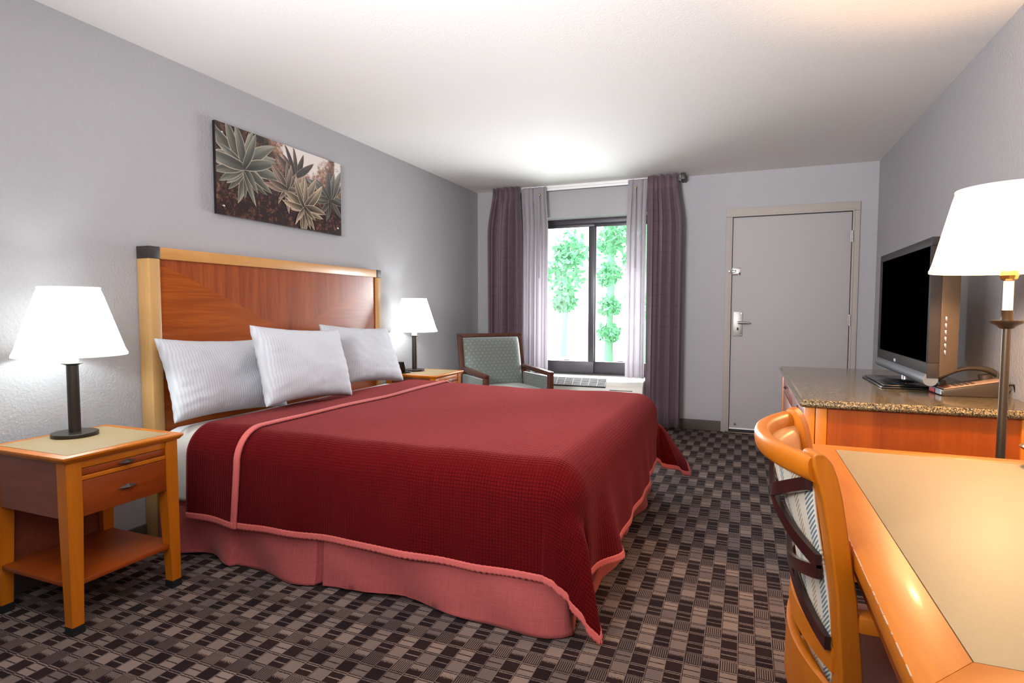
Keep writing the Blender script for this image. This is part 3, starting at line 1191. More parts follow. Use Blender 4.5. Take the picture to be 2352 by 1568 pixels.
# flat sheet between mattress and quilt
fs_ = MB()
fs_.grid(lambda s, t: (drape_pt(s, t, -0.012, 0.6) - Vector((BX, BY, 0.6)), (s, t)), frange(0.245, 0.62, 16),
         frange(YN + RAD - 0.42, YN + RAD, 30) + frange(YN + RAD + 0.04, YF - RAD - 0.04, 30) + frange(YF - RAD, YF - RAD + 0.42, 30))
o = fs_.obj('flat_sheet', 'flat_sheet', None, 180, loc=(BX, BY, 0.6))
solid(o, 0.004, -1)
tag(o, 'pale taupe sheet showing at the head edge under the quilt', 'sheet')


# pillows
def pillow(label, c, w, h, T, lean, rz, seed, rx=0.0):
    rd = random.Random(seed)
    off = Vector((rd.random() * 10, rd.random() * 10, 0))
    m = MB()
    N = 44

    def fn(side):
        def g(u, v):
            au, av = abs(u), abs(v)
            pin = (1 - 0.075 * (1 - av ** 2.2))
            pinv = (1 - 0.11 * (1 - au ** 2.2))
            x = w / 2 * u * pin
            y = h / 2 * v * pinv
            e = max(0.0, (1 - au ** 2.6) * (1 - av ** 2.6))
            th = T * e ** 0.42
            nz = noise.noise(Vector((u * 1.6, v * 1.6, side)) + off) * 0.014 + noise.noise(Vector((u * 5, v * 7, side * 2)) + off) * 0.004
            # soft gathers running in from the ends
            nz += 0.0035 * math.sin(v * 26 + 3 * math.sin(u * 3)) * sm((au - 0.45) / 0.5)
            nz += 0.003 * math.sin(u * 24) * sm((av - 0.6) / 0.4)
            sag = -0.02 * (1 - v) * 0.0
            z = side * (th + nz * e ** 0.3)
            return (Vector((x, y + sag, z)), (x + 5, y))
        return g
    us = [math.sin(t * PI / 2) for t in frange(-1, 1, N)]
    m.grid(fn(1), us, us)
    m.grid(fn(-1), us, us)
    # closed hem at the open end of the case
    o = m.obj('pillow', 'pillowcase', None, 180)
    # local x = width along world y, local y = up the pillow, local z = thickness facing +x
    B = Matrix(((0, 0, 1), (1, 0, 0), (0, 1, 0))).to_4x4()
    o.matrix_world = Matrix.Translation(c) @ Matrix.Rotation(rz, 4, 'Z') @ Matrix.Rotation(-lean, 4, 'Y') @ Matrix.Rotation(rx, 4, 'X') @ B
    tag(o, label, 'pillow', 'white pillows leaning on the headboard')
    return o


pillow('white striped pillow at the near end of the headboard', (0.224, -3.585, 0.817), 0.71, 0.42, 0.088, R(20), R(0), 3, R(-2.5))
pillow('white striped pillow overlapping in the middle, in front of the others', (0.445, -3.245, 0.858), 0.72, 0.43, 0.098, R(16), R(3), 8, R(-3.5))
pillow('white striped pillow at the far end beside the far lamp', (0.275, -2.47, 0.850), 0.69, 0.43, 0.092, R(24), R(-3), 15, R(-4))


# ------------------------------------------------------------------ nightstand
def make_nightstand(label, loc):
    """local frame: x from wall side (0) to drawer front (0.455), y width 0.435, origin at floor centre"""
    t = thing('nightstand', label, 'nightstand', loc, 0, 'matching nightstands either side of the bed')
    X0, X1, Y0, Y1 = -0.235, 0.225, -0.215, 0.215
    # top: bevelled border frame and laminate inlay
    ov = 0.018
    m = MB()
    zt = 0.650
    a0, a1, b0, b1 = X0 - 0.005, X1 + ov, Y0 - ov, Y1 + ov
    m.hexa([(a0, b0 + .012, zt - .024), (a1 - .012, b0 + .012, zt - .024), (a1 - .012, b1 - .012, zt - .024), (a0, b1 - .012, zt - .024),
            (a0, b0, zt - .009), (a1, b0, zt - .009), (a1, b1, zt - .009), (a0, b1, zt - .009)], 0.001)
    m.box(a0, a1, b0, b1, zt - .010, zt - 0.0008, 0.002)
    m.obj('top', 'honey_y', t, 30)
    MB().box(a0 + .036, a1 - .036, b0 + .036, b1 - .036, zt - .004, zt + .0004).obj('top_inlay', 'laminate', t)
    # case
    m = MB()
    m.box(X0 + .01, X1 - .012, Y0 + .006, Y0 + .022, 0.420, zt - .024)
    m.box(X0 + .01, X1 - .012, Y1 - .022, Y1 - .006, 0.420, zt - .024)
    m.box(X0 + .005, X0 + .018, Y0 + .02, Y1 - .02, 0.13, zt - .024)
    m.box(X0 + .01, X1 - .014, Y0 + .02, Y1 - .02, 0.420, 0.430)
    m.obj('case', 'cherry_x', t, 30)
    MB().box(X1 - .022, X1 - .004, Y0 + .052, Y1 - .052, 0.597, zt - .024, 0.001).box(X1 - .022, X1 - .004, Y0 + .052, Y1 - .052, 0.552, 0.568, 0.001).obj('front_rail', 'honey_y', t, 30)
    tr = MB().box(X1 - .03, X1 - .004, Y0 + .053, Y1 - .053, 0.570, 0.595, 0.002).obj('pull_out_tray', 'cherry_y', t, 30)
    dr = MB().box(X1 - .03, X1 - .003, Y0 + .053, Y1 - .053, 0.421, 0.550, 0.002).obj('drawer', 'cherry_y', t, 30)
    for par, zz in ((tr, 0.583), (dr, 0.487)):
        m = MB()
        xx = X1 - .002
        P = [(xx + .022, 0, zz), (xx + .006, -.040, zz), (xx + .006, .040, zz), (xx + .006, 0, zz + .011), (xx + .006, 0, zz - .011)]
        m._add(P, [(0, 2, 3), (0, 3, 1), (0, 1, 4), (0, 4, 2), (1, 3, 2, 4)])
        m.box(xx - .002, xx + .008, -.006, .006, zz - .005, zz + .005)
        m.obj('handle', 'pewter', par)
    MB().box(X0 + .02, X1 - .008, Y0 + .006, Y1 - .006, 0.172, 0.190, 0.002).obj('shelf', 'cherry_y', t, 30)
    # legs, outer faces straight, inner faces taper
    for sx in (0, 1):
        for sy in (0, 1):
            cx, cy = (X1 if sx else X0), (Y1 if sy else Y0)
            dx, dy = (-1 if sx else 1), (-1 if sy else 1)

            def sq(w, z, dd=0.0):
                q = [(cx, cy), (cx + dx * w, cy), (cx + dx * w, cy + dy * w), (cx, cy + dy * w)]
                if dx * dy < 0:
                    q = [q[0], q[3], q[2], q[1]]
                return [(a, b_, z) for a, b_ in q]
            m = MB()
            m.loft([sq(.040, .030), sq(.052, .42), sq(.052, zt - .024)])
            lg = m.obj('leg', 'honey_z', t, 30)
            MB().box(min(cx, cx + dx * .041) - .001, max(cx, cx + dx * .041) + .001, min(cy, cy + dy * .041) - .001, max(cy, cy + dy * .041) + .001, 0.001, 0.032, 0.001).obj('foot', 'rubber', lg)
    return t


ns = make_nightstand('near nightstand of cherry and honey wood with drawers facing the viewer, lower left', (0.330, -4.360, 0))
ns2 = copy_thing(ns, (0.307, -1.690, 0), 0, 'far nightstand of honey wood between bed and sage armchair')


# ------------------------------------------------------------------ bedside lamps
def shade_mesh(parent, r0, r1, z0, z1, material, trim_mat=None):
    m = MB()
    prof = [(r0 + 0.0015, z0 - 0.001), (r0 + 0.0015, z0 + 0.008), (r0, z0 + 0.009)]
    for k in range(1, 9):
        q = k / 9
        prof.append((r0 + (r1 - r0) * q, z0 + (z1 - z0) * q))
    prof += [(r1, z1 - 0.006), (r1 + 0.0015, z1 - 0.005), (r1 + 0.0015, z1 + 0.001)]
    m.lathe(prof, seg=72, cap=False)
    o = m.obj('lamp_shade', material, parent, 60)
    solid(o, 0.0015, -1)
    # wire spider holding the shade
    s = MB()
    for k in range(3):
        a = k * 2 * PI / 3
        s.tube([(0, 0, z1 - 0.02), (r1 * math.cos(a) * 0.98, r1 * math.sin(a) * 0.98, z1 - 0.006)], 0.0015, 6)
    s.obj('shade_spider', 'brass', o, 60)
    return o


def make_lamp(label, loc):
    t = thing('table_lamp', label, 'lamp', loc, 0, 'bedside table lamps')
    MB().lathe([(0.0, 0.0), (0.080, 0.0), (0.081, 0.002), (0.081, 0.014), (0.079, 0.016), (0.0, 0.0165)], seg=56, cap=False).obj('base', 'bronze', t, 40)
    MB().lathe([(0.0215, 0.016), (0.021, 0.29), (0.0, 0.291)], seg=32, cap=False).obj('pole', 'bronze', t, 50)
    MB().lathe([(0.0, 0.290), (0.022, 0.290), (0.036, 0.296), (0.036, 0.2975), (0.0, 0.2975)], seg=40, cap=False).obj('drip_dish', 'bronze', t, 50)
    MB().lathe([(0.0, 0.297), (0.022, 0.297), (0.022, 0.37), (0.0, 0.37)], seg=32, cap=False).obj('socket_sleeve', 'lamp_white', t, 50)
    MB().lathe([(0.0, 0.37), (0.013, 0.375), (0.027, 0.41), (0.030, 0.435), (0.022, 0.462), (0.0, 0.472)], seg=24, cap=False).obj('bulb', 'bulb_cool', t, 60)
    shade_mesh(t, 0.191, 0.104, 0.330, 0.605, 'shade_cool')
    return t


l1 = make_lamp('bedside lamp with white cone shade on the near nightstand, far left', (0.213, -4.335, 0.6505))
l2 = copy_thing(l1, (0.195, -1.665, 0.6505), 0, 'bedside lamp with white cone shade on the far nightstand beyond the pillows')
light('near_bedside_bulb', 'POINT', (0.213, -4.335, 1.085), 2.7, (0.84, 0.97, 1.0), 0.03)
light('far_bedside_bulb', 'POINT', (0.195, -1.665, 1.085), 3.6, (0.86, 0.97, 1.0), 0.03)

# bedside phone
ph = thing('telephone', 'small black upright telephone beside the far bedside lamp', 'telephone', (0.185, -1.825, 0.6505), R(75))
MB().box(-0.05, 0.04, -0.05, 0.07, 0.0, 0.014, 0.004).obj('base', 'black_plastic', ph, 30)
MB().box(-0.012, 0.008, -0.035, 0.02, 0.010, 0.10, 0.004, mtx=Matrix.Translation((-0.02, -0.02, 0)) @ Matrix.Rotation(R(-14), 4, 'Y')).obj('handset', 'black_plastic', ph, 30)

# ------------------------------------------------------------------ armchair


def make_armchair():
    t = thing('armchair', 'sage green upholstered armchair with dark wood frame in far corner', 'armchair', (0.775, -1.07, 0), R(46.5))
    # local: chair faces -y; width 0.62, depth 0.62
    wd2 = 0.305
    for sx in (-1, 1):
        arm = MB()
        arm.hexa([(sx * wd2 - .022, -.30, .585), (sx * wd2 + .022, -.30, .585), (sx * wd2 + .022, .26, .605), (sx * wd2 - .022, .26, .605),
                  (sx * wd2 - .022, -.30, .62), (sx * wd2 + .022, -.30, .62), (sx * wd2 + .022, .26, .645), (sx * wd2 - .022, .26, .645)], 0.004)
        arm.obj('armrest', 'walnut', t, 30)
        MB().box(sx * wd2 - .022, sx * wd2 + .022, -.30, -.256, 0.0, .60, .003).obj('leg', 'walnut', t, 30)
        MB().hexa([(sx * wd2 - .022, .27, 0), (sx * wd2 + .022, .27, 0), (sx * wd2 + .022, .31, 0), (sx * wd2 - .022, .31, 0),
                   (sx * wd2 - .022, .24, .62), (sx * wd2 + .022, .24, .62), (sx * wd2 + .022, .28, .62), (sx * wd2 - .022, .28, .62)], .003).obj('leg', 'walnut', t, 30)
        MB().box(sx * wd2 - .016, sx * wd2 + .016, -.255, .25, .30, .575, .006).obj('side_panel', 'sage', t, 30)
    # back frame, leaning
    LB = Matrix.Translation((0, .235, .42)) @ Matrix.Rotation(R(-13), 4, 'X')
    m = MB()
    for sx in (-1, 1):
        m.box(sx * wd2 - .022, sx * wd2 + .022, 0, .038, .0, .525, .003, mtx=LB)
    m.box(-wd2 - .022, wd2 + .022, 0, .038, .500, .535, .003, mtx=LB)
    m.obj('back_frame', 'walnut', t, 30)

    def cush(w, h, T, e1=2.6, k=0.4):
        def fn(u, v):
            e = max(0.0, (1 - abs(u) ** 6) * (1 - abs(v) ** 6))
            return (Vector((w / 2 * u, -T * e ** k, h / 2 * v)), (w / 2 * u, h / 2 * v))
        return fn
    us = [math.copysign(abs(q) ** 0.55, q) for q in frange(-1, 1, 30)]
    m = MB()
    m.grid(cush(.565, .53, .075), us, us)
    m.box(-.28, .28, 0, .03, -.262, .262, .003)
    o = m.obj('back_cushion', 'sage', t, 50)
    o.matrix_local = LB @ Matrix.Translation((0, 0.004, .232))
    m = MB()
    m.grid(lambda u, v: (Vector((.28 * u, .27 * v, .045 * max(0, (1 - abs(u) ** 6) * (1 - abs(v) ** 6)) ** .4)), (.28 * u, .27 * v)), us, us)
    m.box(-.28, .28, -.27, .27, -.11, .001, .004)
    o = m.obj('seat_cushion', 'sage', t, 50)
    o.location = (0, -.02, .435)
    MB().box(-.285, .285, -.29, -.255, .24, .33, .003).obj('front_rail', 'walnut', t, 30)
    return t


make_armchair()

# ------------------------------------------------------------------ dresser
DZ = 0.80
dy0, dy1 = -3.205, -1.72
dcx, dcy = 3.385, (dy0 + dy1) / 2
dr = thing('dresser', 'wide cherry dresser with speckled granite top against right wall', 'dresser', (dcx, dcy, 0))
bx0, bx1 = 2.990 - dcx, 3.785 - dcx
hy = (dy1 - dy0) / 2
m = MB()
m.box(bx0 + .08, bx1 - .08, -hy + .012, -hy + .03, 0.06, DZ - .031)
m.box(bx0 + .08, bx1 - .08, hy - .03, hy - .012, 0.06, DZ - .031)
m.box(bx0 + .03, bx1 - .01, -hy + .03, hy - .03, 0.06, DZ - .031)
m.obj('carcass', 'cherry_z', dr, 30)
for yy in (-hy, hy - .04):
    m = MB()
    m.box(bx0, bx0 + .038, yy, yy + .04, 0.0, DZ - .031, .002)
    m.obj('corner_post', 'honey_z', dr, 30)
    MB().box(bx0 + .041, bx0 + .082, yy + .003, yy + .04, 0.0, DZ - .031, .002).obj('end_stile', 'honey_z', dr, 30)
    MB().box(bx1 - .080, bx1, yy, yy + .04, 0.0, DZ - .031, .002).obj('corner_post', 'honey_z', dr, 30)
GT = MB()
gx0, gx1, gy0, gy1 = 2.968 - dcx, RW - dcx - 0.003, -3.228 - dcy, -1.700 - dcy
prof = [(0.010, DZ - .030), (0.002, DZ - .024), (0.0, DZ - .018), (0.003, DZ - .010), (0.012, DZ - .009), (0.013, DZ - .004), (0.018, DZ)]
rings = []
for (ins, zz) in prof:
    rings.append([(gx0 + ins, gy0 + ins, zz), (gx1, gy0 + ins, zz), (gx1, gy1 - ins, zz), (gx0 + ins, gy1 - ins, zz)])
GT.loft(rings)
GT.obj('granite_top', 'granite', dr, 25)
for ci in range(2):
    ya = -hy + .045 + ci * (hy - .04)
    yb = ya + hy - .052
    for ri in range(3):
        za, zb = ((0.095, 0.355), (0.361, 0.645), (0.651, 0.765))[ri]
        d = MB().box(bx0 + .006, bx0 + .028, ya, yb, za, zb, .002).obj('drawer', 'cherry_y', dr, 30)
        for kk in (0.25, 0.75) if False else (0.5,):
            yk = ya + (yb - ya) * kk
            zk = (za + zb) / 2 + 0.003
            m = MB()
            xx = bx0 + .006
            P = [(xx - .024, yk, zk), (xx - .008, yk - .035, zk), (xx - .008, yk + .035, zk), (xx - .008, yk, zk + .011), (xx - .008, yk, zk - .011)]
            m._add(P, [(0, 2, 3), (0, 3, 1), (0, 1, 4), (0, 4, 2), (1, 3, 2, 4)])
            m.box(xx - .01, xx + .002, yk - .006, yk + .006, zk - .005, zk + .005)
            m.obj('handle', 'chrome', d)

# ------------------------------------------------------------------ television
tv = thing('television', 'black flat screen television on a swivel stand on the dresser', 'television', (3.48, -2.49, DZ + 0.0005))
TY0, TY1 = -0.492, 0.482
zb_, zt_ = 0.085, 0.668
m = MB()
m.box(-.018, .022, TY0, TY0 + .026, zb_ + .0625, zt_ - .0365, .002)
m.box(-.018, .022, TY1 - .026, TY1, zb_ + .0625, zt_ - .0365, .002)
m.box(-.018, .022, TY0, TY1, zt_ - .036, zt_, .002)
m.box(-.018, .022, TY0, TY1, zb_, zb_ + .062, .002)
m.obj('bezel', 'bezel', tv, 30)
MB().box(-.011, .018, TY0 + .02, TY1 - .02, zb_ + .058, zt_ - .03).obj('screen', 'screen', tv)
MB().hexa([(.022, TY0 + .004, zb_ + .0), (.095, TY0 + .03, zb_ + .03), (.095, TY1 - .03, zb_ + .03), (.022, TY1 - .004, zb_),
           (.022, TY0 + .004, zt_ - .004), (.095, TY0 + .03, zt_ - .05), (.095, TY1 - .03, zt_ - .05), (.022, TY1 - .004, zt_ - .004)], .006).obj('back_casing', 'casing', tv, 30)
m = MB()
rg = []
for yy, k in [(TY0 + .006, .0), (TY0 + .006, 1)] + [(TY1 - .012, 1), (TY1 - .002, .6), (TY1 + .002, 0)]:
    rg.append([(-.004 + .027 * k * math.cos(a), yy, zb_ - .008 + .027 * k * math.sin(a)) for a in [2 * PI * i / 24 for i in range(24)]])
m.loft(rg, cap=True)
m.obj('speaker_bar', 'grey_bar', tv, 50)
m = MB()
cy = 0.07
for dx_, ww in ((0, .004), (.008, .004), (.016, .004)):
    m.box(-.0195, -.0178, cy - .016 + dx_ * 1.6, cy - .010 + dx_ * 1.6, zb_ + .022, zb_ + .036)
m.obj('logo', 'silver_print', tv)
m = MB()
for k in range(6):
    m.box(.040, .046, TY0 + .0102 - .002, TY0 + .016, .18 + k * .028, .20 + k * .028, .001)
m.obj('button', 'chrome', tv, 30)
MB().lathe([(.016, 0.010), (.014, 0.02), (.014, .085)], (0.02, 0.03, 0), 24).obj('stand_neck', 'chrome', tv, 50)
m = MB()
m.box(-.125, .135, -.21, .27, 0.0, .008, .003)
m.box(-.115, .125, -.20, .26, .010, .016, .003)
m.lathe([(0.10, 0.016), (0.09, 0.022), (0.0, 0.024)], (0.0, 0.03, 0), 40, cap=False)
m.obj('stand_base', 'black_plastic', tv, 30)

# ------------------------------------------------------------------ desk telephone
tp = thing('desk_telephone', 'brown wedge-shaped desk telephone on the granite dresser top', 'telephone', (3.655, -2.80, DZ + 0.0005), R(-86))
# local: front at -y, back at +y, width in x
m = MB()
m.hexa([(-.075, -.115, 0), (.075, -.115, 0), (.075, .115, 0), (-.075, .115, 0),
        (-.075, -.115, .026), (.075, -.115, .026), (.075, .115, .072), (-.075, .115, .072)], .004)
m.obj('body', 'phone_body', tp, 30)
SL = Matrix.Translation((0, -.115, .027)) @ Matrix.Rotation(math.atan2(.046, .23), 4, 'X')
fp = MB().box(-.012, .070, .006, .228, 0, .0025, .001, mtx=SL).obj('face_plate', 'taupe_plastic', tp, 30)
for r_ in range(4):
    for c_ in range(3):
        MB().box(.004 + c_ * .018, .015 + c_ * .018, .055 + r_ * .02, .066 + r_ * .02, .0025, .006, .001, mtx=SL).obj('key', 'phone_body', fp)
MB().box(.002, .02, .012, .024, .0025, .004, mtx=SL).box(.002, .045, .036, .040, .0025, .0035, mtx=SL).obj('message_key', 'red_label', fp)
m = MB()
rg = []
for i in range(25):
    t_ = i / 24
    yy = -.11 + .225 * t_
    arch = .042 * math.sin(PI * t_) ** 0.7
    zc = .045 + .046 * t_ + arch
    hh = .016 - .006 * math.sin(PI * t_)
    hh = max(hh, .009)
    x_ = -.045
    rg.append([(x_ + .021 * math.cos(a), yy, zc + hh * math.sin(a)) for a in [2 * PI * k / 16 for k in range(16)]])
m.loft(rg)
m.lathe([(.024, 0), (.024, .02)], seg=20, mtx=SL @ Matrix.Translation((-.045, .03, -.0)))
m.lathe([(.024, 0), (.024, .02)], seg=20, mtx=SL @ Matrix.Translation((-.045, .2, -.0)))
m.obj('handset', 'phone_body', tp, 50)
MB().box(-.07, -.01, -.1185, -.1145, .004, .022, .001).obj('red_tag', 'red_label', tp)
MB().box(.004, .06, -.1185, -.1145, .004, .022, .001).obj('number_tag', 'blue_label', tp)
MB().tube([(.05, .115, .05), (.06, .14, .055), (.062, .145, .03), (.06, .15, .006), (.03, .2, .005)], .004, 8).obj('cord', 'black_plastic', tp, 60)

# ------------------------------------------------------------------ floor lamp
fl = thing('floor_lamp', 'bronze floor lamp with glowing cream drum shade behind the desk', 'lamp', (3.545, -3.5, 0))
MB().lathe([(0, 0), (.13, 0), (.13, .012), (.11, .02), (.03, .035), (.02, .05), (0, .05)], seg=48, cap=False).obj('base', 'bronze_warm', fl, 40)
MB().lathe([(.0135, .04), (.0125, .9), (.012, 1.115)], seg=24).obj('pole', 'bronze_warm', fl, 50)
MB().lathe([(0, 1.105), (.018, 1.108), (.028, 1.118), (.044, 1.126), (.047, 1.134), (.044, 1.134), (.03, 1.128), (0, 1.128)], seg=40, cap=False).obj('drip_dish', 'bronze_warm', fl, 50)
MB().lathe([(0, 1.128), (.0165, 1.128), (.0165, 1.165), (.0185, 1.167), (0, 1.168)], seg=28, cap=False).obj('candle_cup', 'bronze_warm', fl, 50)
MB().lathe([(0, 1.166), (.0135, 1.166), (.0135, 1.262), (0, 1.263)], seg=28, cap=False).obj('candle_sleeve', 'lamp_white', fl, 50)
MB().lathe([(0, 1.262), (.012, 1.262), (.022, 1.268), (.026, 1.280), (.022, 1.294), (.012, 1.30), (0, 1.30)], seg=10, cap=False).obj('socket_collar', 'brass', fl, 20)
MB().lathe([(0, 1.30), (.012, 1.302), (.020, 1.315), (.020, 1.325), (.013, 1.335), (0, 1.338)], seg=24, cap=False).obj('bulb', 'bulb_warm', fl, 60)
shade_mesh(fl, 0.213, 0.150, 1.293, 1.560, 'shade_warm')
light('floor_lamp_bulb', 'POINT', (3.545, -3.5, 1.375), 19, (1.0, 0.58, 0.27), 0.035)

# ------------------------------------------------------------------ desk
KX0, KX1, KY0, KY1, KZ = 2.936, 3.785, -5.115, -3.838, 0.75
kcx, kcy = (KX0 + KX1) / 2, (KY0 + KY1) / 2
dk = thing('desk', 'honey wood desk with tan inlaid top and worn edge at right', 'desk', (kcx, kcy, 0))
m = MB()
ins = 0.065
a0, a1, b0, b1 = KX0 - kcx, KX1 - kcx, KY0 - kcy, KY1 - kcy


def edge_frame(m, a0, a1, b0, b1, w, z0, z1):
    la, nb, fb, ra = .076, .090, .055, .065
    return [((a0, b0), (a1, b0), (a1 - ra, b0 + nb), (a0 + la, b0 + nb)), ((a1, b0), (a1, b1), (a1 - ra, b1 - fb), (a1 - ra, b0 + nb)),
            ((a1, b1), (a0, b1), (a0 + la, b1 - fb), (a1 - ra, b1 - fb)), ((a0, b1), (a0, b0), (a0 + la, b0 + nb), (a0 + la, b1 - fb))]


qs = edge_frame(m, a0, a1, b0, b1, ins, 0, 0)
for i, q in enumerate(qs):
    m = MB()
    und = 0.010
    low = []
    for (x_, y_) in q:
        low.append((x_, y_, KZ - .030))
    m.hexa(low + [(x_, y_, KZ) for x_, y_ in q], 0.0012)
    m.obj('top_border', 'honey_x' if i % 2 == 0 else 'honey_y', dk, 30)
MB().box(a0 + .0775, a1 - .0665, b0 + .0915, b1 - .0565, KZ - .028, KZ - .0006).obj('top_inlay', 'laminate', dk)
# worn pale nicks along the left edge
m = MB()
rd = random.Random(5)
yy = b0 + .03
while yy < b0 + .62:
    L_ = rd.uniform(.006, .035)
    w_ = rd.uniform(.0012, .0035)
    m.box(a0 - .0004, a0 + w_ * .5, yy, yy + L_, KZ - .002, KZ + .0004, .0003)
    yy += L_ + rd.uniform(.0, .02)
m.obj('worn_edge', 'taupe_plastic', dk)
m = MB()
m.box(a0 + .024, a0 + .044, b0 + .06, b1 - .02, KZ - .100, KZ - .031, .002)
m.box(a1 - .04, a1 - .02, b0 + .06, b1 - .02, KZ - .100, KZ - .031, .002)
m.box(a0 + .03, a1 - .03, b1 - .045, b1 - .025, KZ - .100, KZ - .031, .002)
m.box(a0 + .03, a1 - .03, b0 + .06, b0 + .08, KZ - .100, KZ - .031, .002)
m.obj('apron', 'cherry_y', dk, 30)
for sx, sy in ((a0 + .016, b0 + .05), (a0 + .016, b1 - .07), (a1 - .07, b0 + .05), (a1 - .07, b1 - .07)):
    m = MB()
    m.hexa([(sx + .008, sy + .008, 0), (sx + .045, sy + .008, 0), (sx + .045, sy + .045, 0), (sx + .008, sy + .045, 0),
            (sx, sy, KZ - .031), (sx + .055, sy, KZ - .031), (sx + .055, sy + .055, KZ - .031), (sx, sy + .055, KZ - .031)], .002)
    m.obj('leg', 'honey_z', dk, 30)

# small footed dish on the desk
ds_ = thing('footed_dish', 'small bronze footed dish with pale centre at right desk edge', 'dish', (3.515, -3.905, KZ + 0.0005))
MB().lathe([(0, 0), (.030, 0), (.030, .004), (.010, .010), (.010, .022), (.045, .032), (.062, .046), (.064, .050), (.060, .049), (.044, .042), (0, .040)], seg=44, cap=False).obj('bowl', 'bronze_warm', ds_, 40)
MB().lathe([(0, .0415), (.045, .0435), (.057, .0475), (.057, .0480), (.045, .0455), (0, .0440)], seg=44, cap=False).obj('liner', 'dish_glass', ds_, 40)


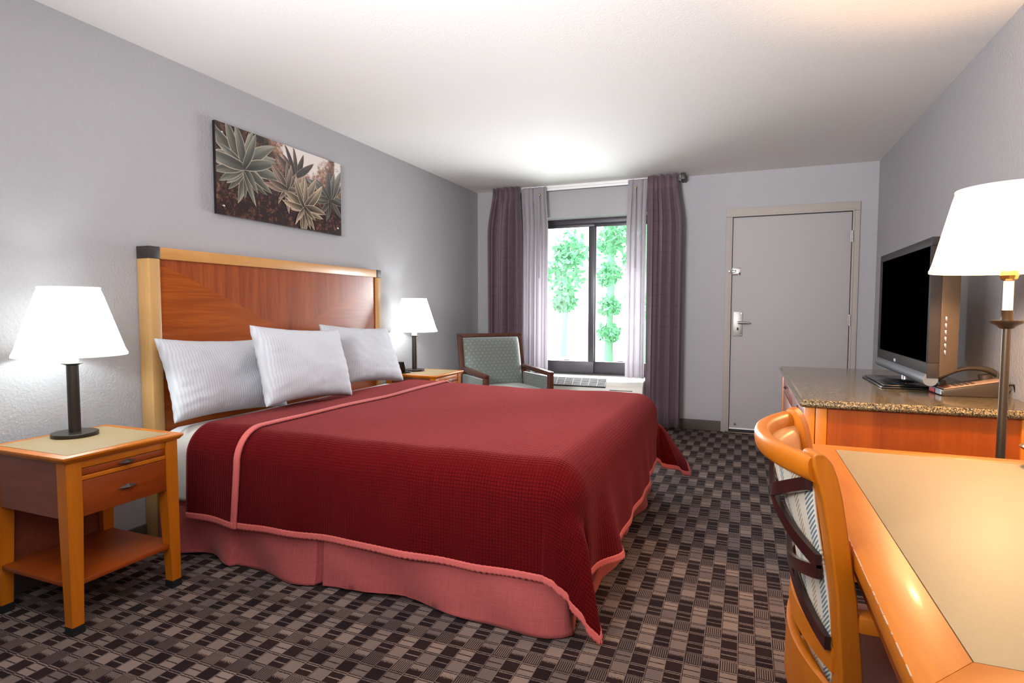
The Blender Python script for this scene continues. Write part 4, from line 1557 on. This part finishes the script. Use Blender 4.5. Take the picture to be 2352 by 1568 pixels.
# ------------------------------------------------------------------ desk chair
def make_desk_chair():
    cx_, cy_ = 3.05, -4.47
    t = thing('desk_chair', 'honey wood desk chair with plaid back tucked under the desk', 'chair', (cx_, cy_, 0))
    YH = 0.25       # half width to post centres

    def L(x, y, z):
        return (x - cx_, y - cy_, z)
    # arcs in plan: bulging toward -x at the middle

    def arc(k, bul, x_end):
        """k -1..1 -> (x,y)"""
        return x_end - bul * (1 - k * k), cy_ + k * YH

    def crest_ring(k):
        bul = 0.080
        x_, y_ = arc(k, bul, 2.876)
        n = Vector((-YH, 2 * bul * k, 0)).normalized()
        pts = []
        for i in range(14):
            a = 2 * PI * i / 14
            o_ = .017 * math.copysign(abs(math.cos(a)) ** .75, math.cos(a))
            h_ = .024 * math.copysign(abs(math.sin(a)) ** .75, math.sin(a))
            o_ += .006 * (math.sin(a) + 1) * .5          # top leans back
            p = Vector((x_, y_, .889 + h_)) + n * o_
            pts.append(L(p.x, p.y, p.z))
        return pts
    m = MB()
    m.loft([crest_ring(k) for k in frange(-1.0, 1.0, 48)])
    m.obj('crest_rail', 'honey_y', t, 60)
    # padded inner panel
    m = MB()

    def xback(z):
        return 2.876 + .036 * sm((.89 - z) / .35)

    def pad(u, v):
        k = u * 0.97
        z = 0.705 + 0.175 * v
        x_, y_ = arc(k, 0.075 - .03 * sm((.87 - z) / .2), xback(z))
        n = Vector((YH, -2 * 0.07 * k, 0)).normalized()
        e = max(0, (1 - abs(u) ** 6) * (1 - abs(v) ** 8)) ** .45
        p = Vector((x_, y_, z)) + n * (0.008 + 0.026 * e)
        return (Vector(L(p.x, p.y, p.z)), (u, v))
    m.grid(pad, frange(-1, 1, 40), frange(-1, 1, 24))
    solid(m.obj('back_pad', 'tan_vinyl', t, 180), 0.006, 0)
    # plaid rear panel
    m = MB()

    def plaid(k, z):
        x_, y_ = arc(k, 0.062 - .024 * sm((.87 - z) / .2), xback(z))
        return (Vector(L(x_ + .002, y_, z)), (k * YH, z))
    m.grid(plaid, frange(-.94, .94, 30), frange(0.50, 0.868, 20))
    solid(m.obj('plaid_panel', 'plaid', t, 180), 0.005, 0)

    # crossed dark strips
    def strip(z_a, z_b, dz=0.0, lift=0.0):
        rg = []
        for i in range(33):
            k = -0.96 + 1.92 * i / 32
            z = z_a + (z_b - z_a) * (i / 32) - dz * (1 - k * k)
            x_, y_ = arc(k, 0.070 - .026 * sm((.85 - z) / .2), xback(z))
            x_ -= .008 + lift
            hw = .0125
            rg.append([L(x_ - .004, y_, z - hw), L(x_ + .006, y_, z - hw), L(x_ + .006, y_, z + hw), L(x_ - .004, y_, z + hw)])
        mm = MB()
        mm.loft(rg)
        return mm.obj('cross_strip', 'walnut_dark', t, 40)
    strip(0.722, 0.862, .02)
    strip(0.862, 0.722, .02, .0012)
    strip(0.575, 0.702, .01)
    strip(0.702, 0.575, .01, .0012)
    # curved lower rails
    for z, h_, bul in ((0.545, .042, .054), (0.430, .115, .060)):
        rg = []
        for i in range(31):
            k = -0.97 + 1.94 * i / 30
            x_, y_ = arc(k, bul, 2.922)
            rg.append([L(x_ - .012, y_, z - h_ / 2), L(x_ + .010, y_, z - h_ / 2), L(x_ + .010, y_, z + h_ / 2 - .003), L(x_, y_, z + h_ / 2 + .003), L(x_ - .010, y_, z + h_ / 2)])
        mm = MB()
        mm.loft(rg)
        mm.obj('back_rail', 'honey_y', t, 50)
    # posts (rear legs), twisted to follow the curved back
    for sy in (-1, 1):
        prof = [(0.0, 2.885, .034), (0.15, 2.902, .040), (0.30, 2.918, .044), (0.42, 2.922, .042), (0.543, 2.919, .038), (0.667, 2.910, .035), (0.771, 2.896, .033),
                (0.84, 2.884, .034), (0.876, 2.874, .036), (0.900, 2.867, .034), (0.914, 2.866, .024), (0.920, 2.870, .012)]
        rg = []
        d_ = Vector((math.cos(R(18)), math.sin(R(18))))
        w_ = Vector((-math.sin(R(18)), math.cos(R(18)))) * .046
        for (z, xb, dd) in prof:
            A = Vector((xb, -(-4.735 - cy_)))
            A.y = -(4.735 + cy_)
            q = [A, A + d_ * dd, A + d_ * dd + w_, A + w_]
            rg.append([((v.x - cx_), v.y * (1 if sy < 0 else -1), z) for v in q])
        mm = MB()
        mm.loft(rg)
        o = mm.obj('post', 'honey_z', t, 35)
        bv = o.modifiers.new('bevel', 'BEVEL')
        bv.width = .004
        bv.segments = 2
        ya, yb = sorted((sy * .222, sy * .258))
        MB().box(2.945 - cx_, 3.22 - cx_, ya, yb, .610, .640, .004).obj('armrest', 'honey_x', t, 30)
        MB().box(3.18 - cx_, 3.215 - cx_, ya + .002, yb - .002, 0.0, .610, .004).obj('front_leg', 'honey_z', t, 30)
    m = MB()
    m.box(2.925 - cx_, 3.24 - cx_, -YH + .012, YH - .012, .36, .41, .006)
    m.obj('seat_frame', 'honey_y', t, 30)
    us = [math.copysign(abs(q) ** 0.6, q) for q in frange(-1, 1, 24)]
    m = MB()
    m.grid(lambda u, v: (Vector(L(3.095 + .17 * u, cy_ + .235 * v, .415 + .055 * max(0, (1 - abs(u) ** 5) * (1 - abs(v) ** 5)) ** .4)), (u, v)), us, us)
    m.box(2.927 - cx_, 3.263 - cx_, -.232, .232, .408, .418, .003)
    m.obj('seat_cushion', 'mauve_vinyl', t, 60)
    return t


make_desk_chair()
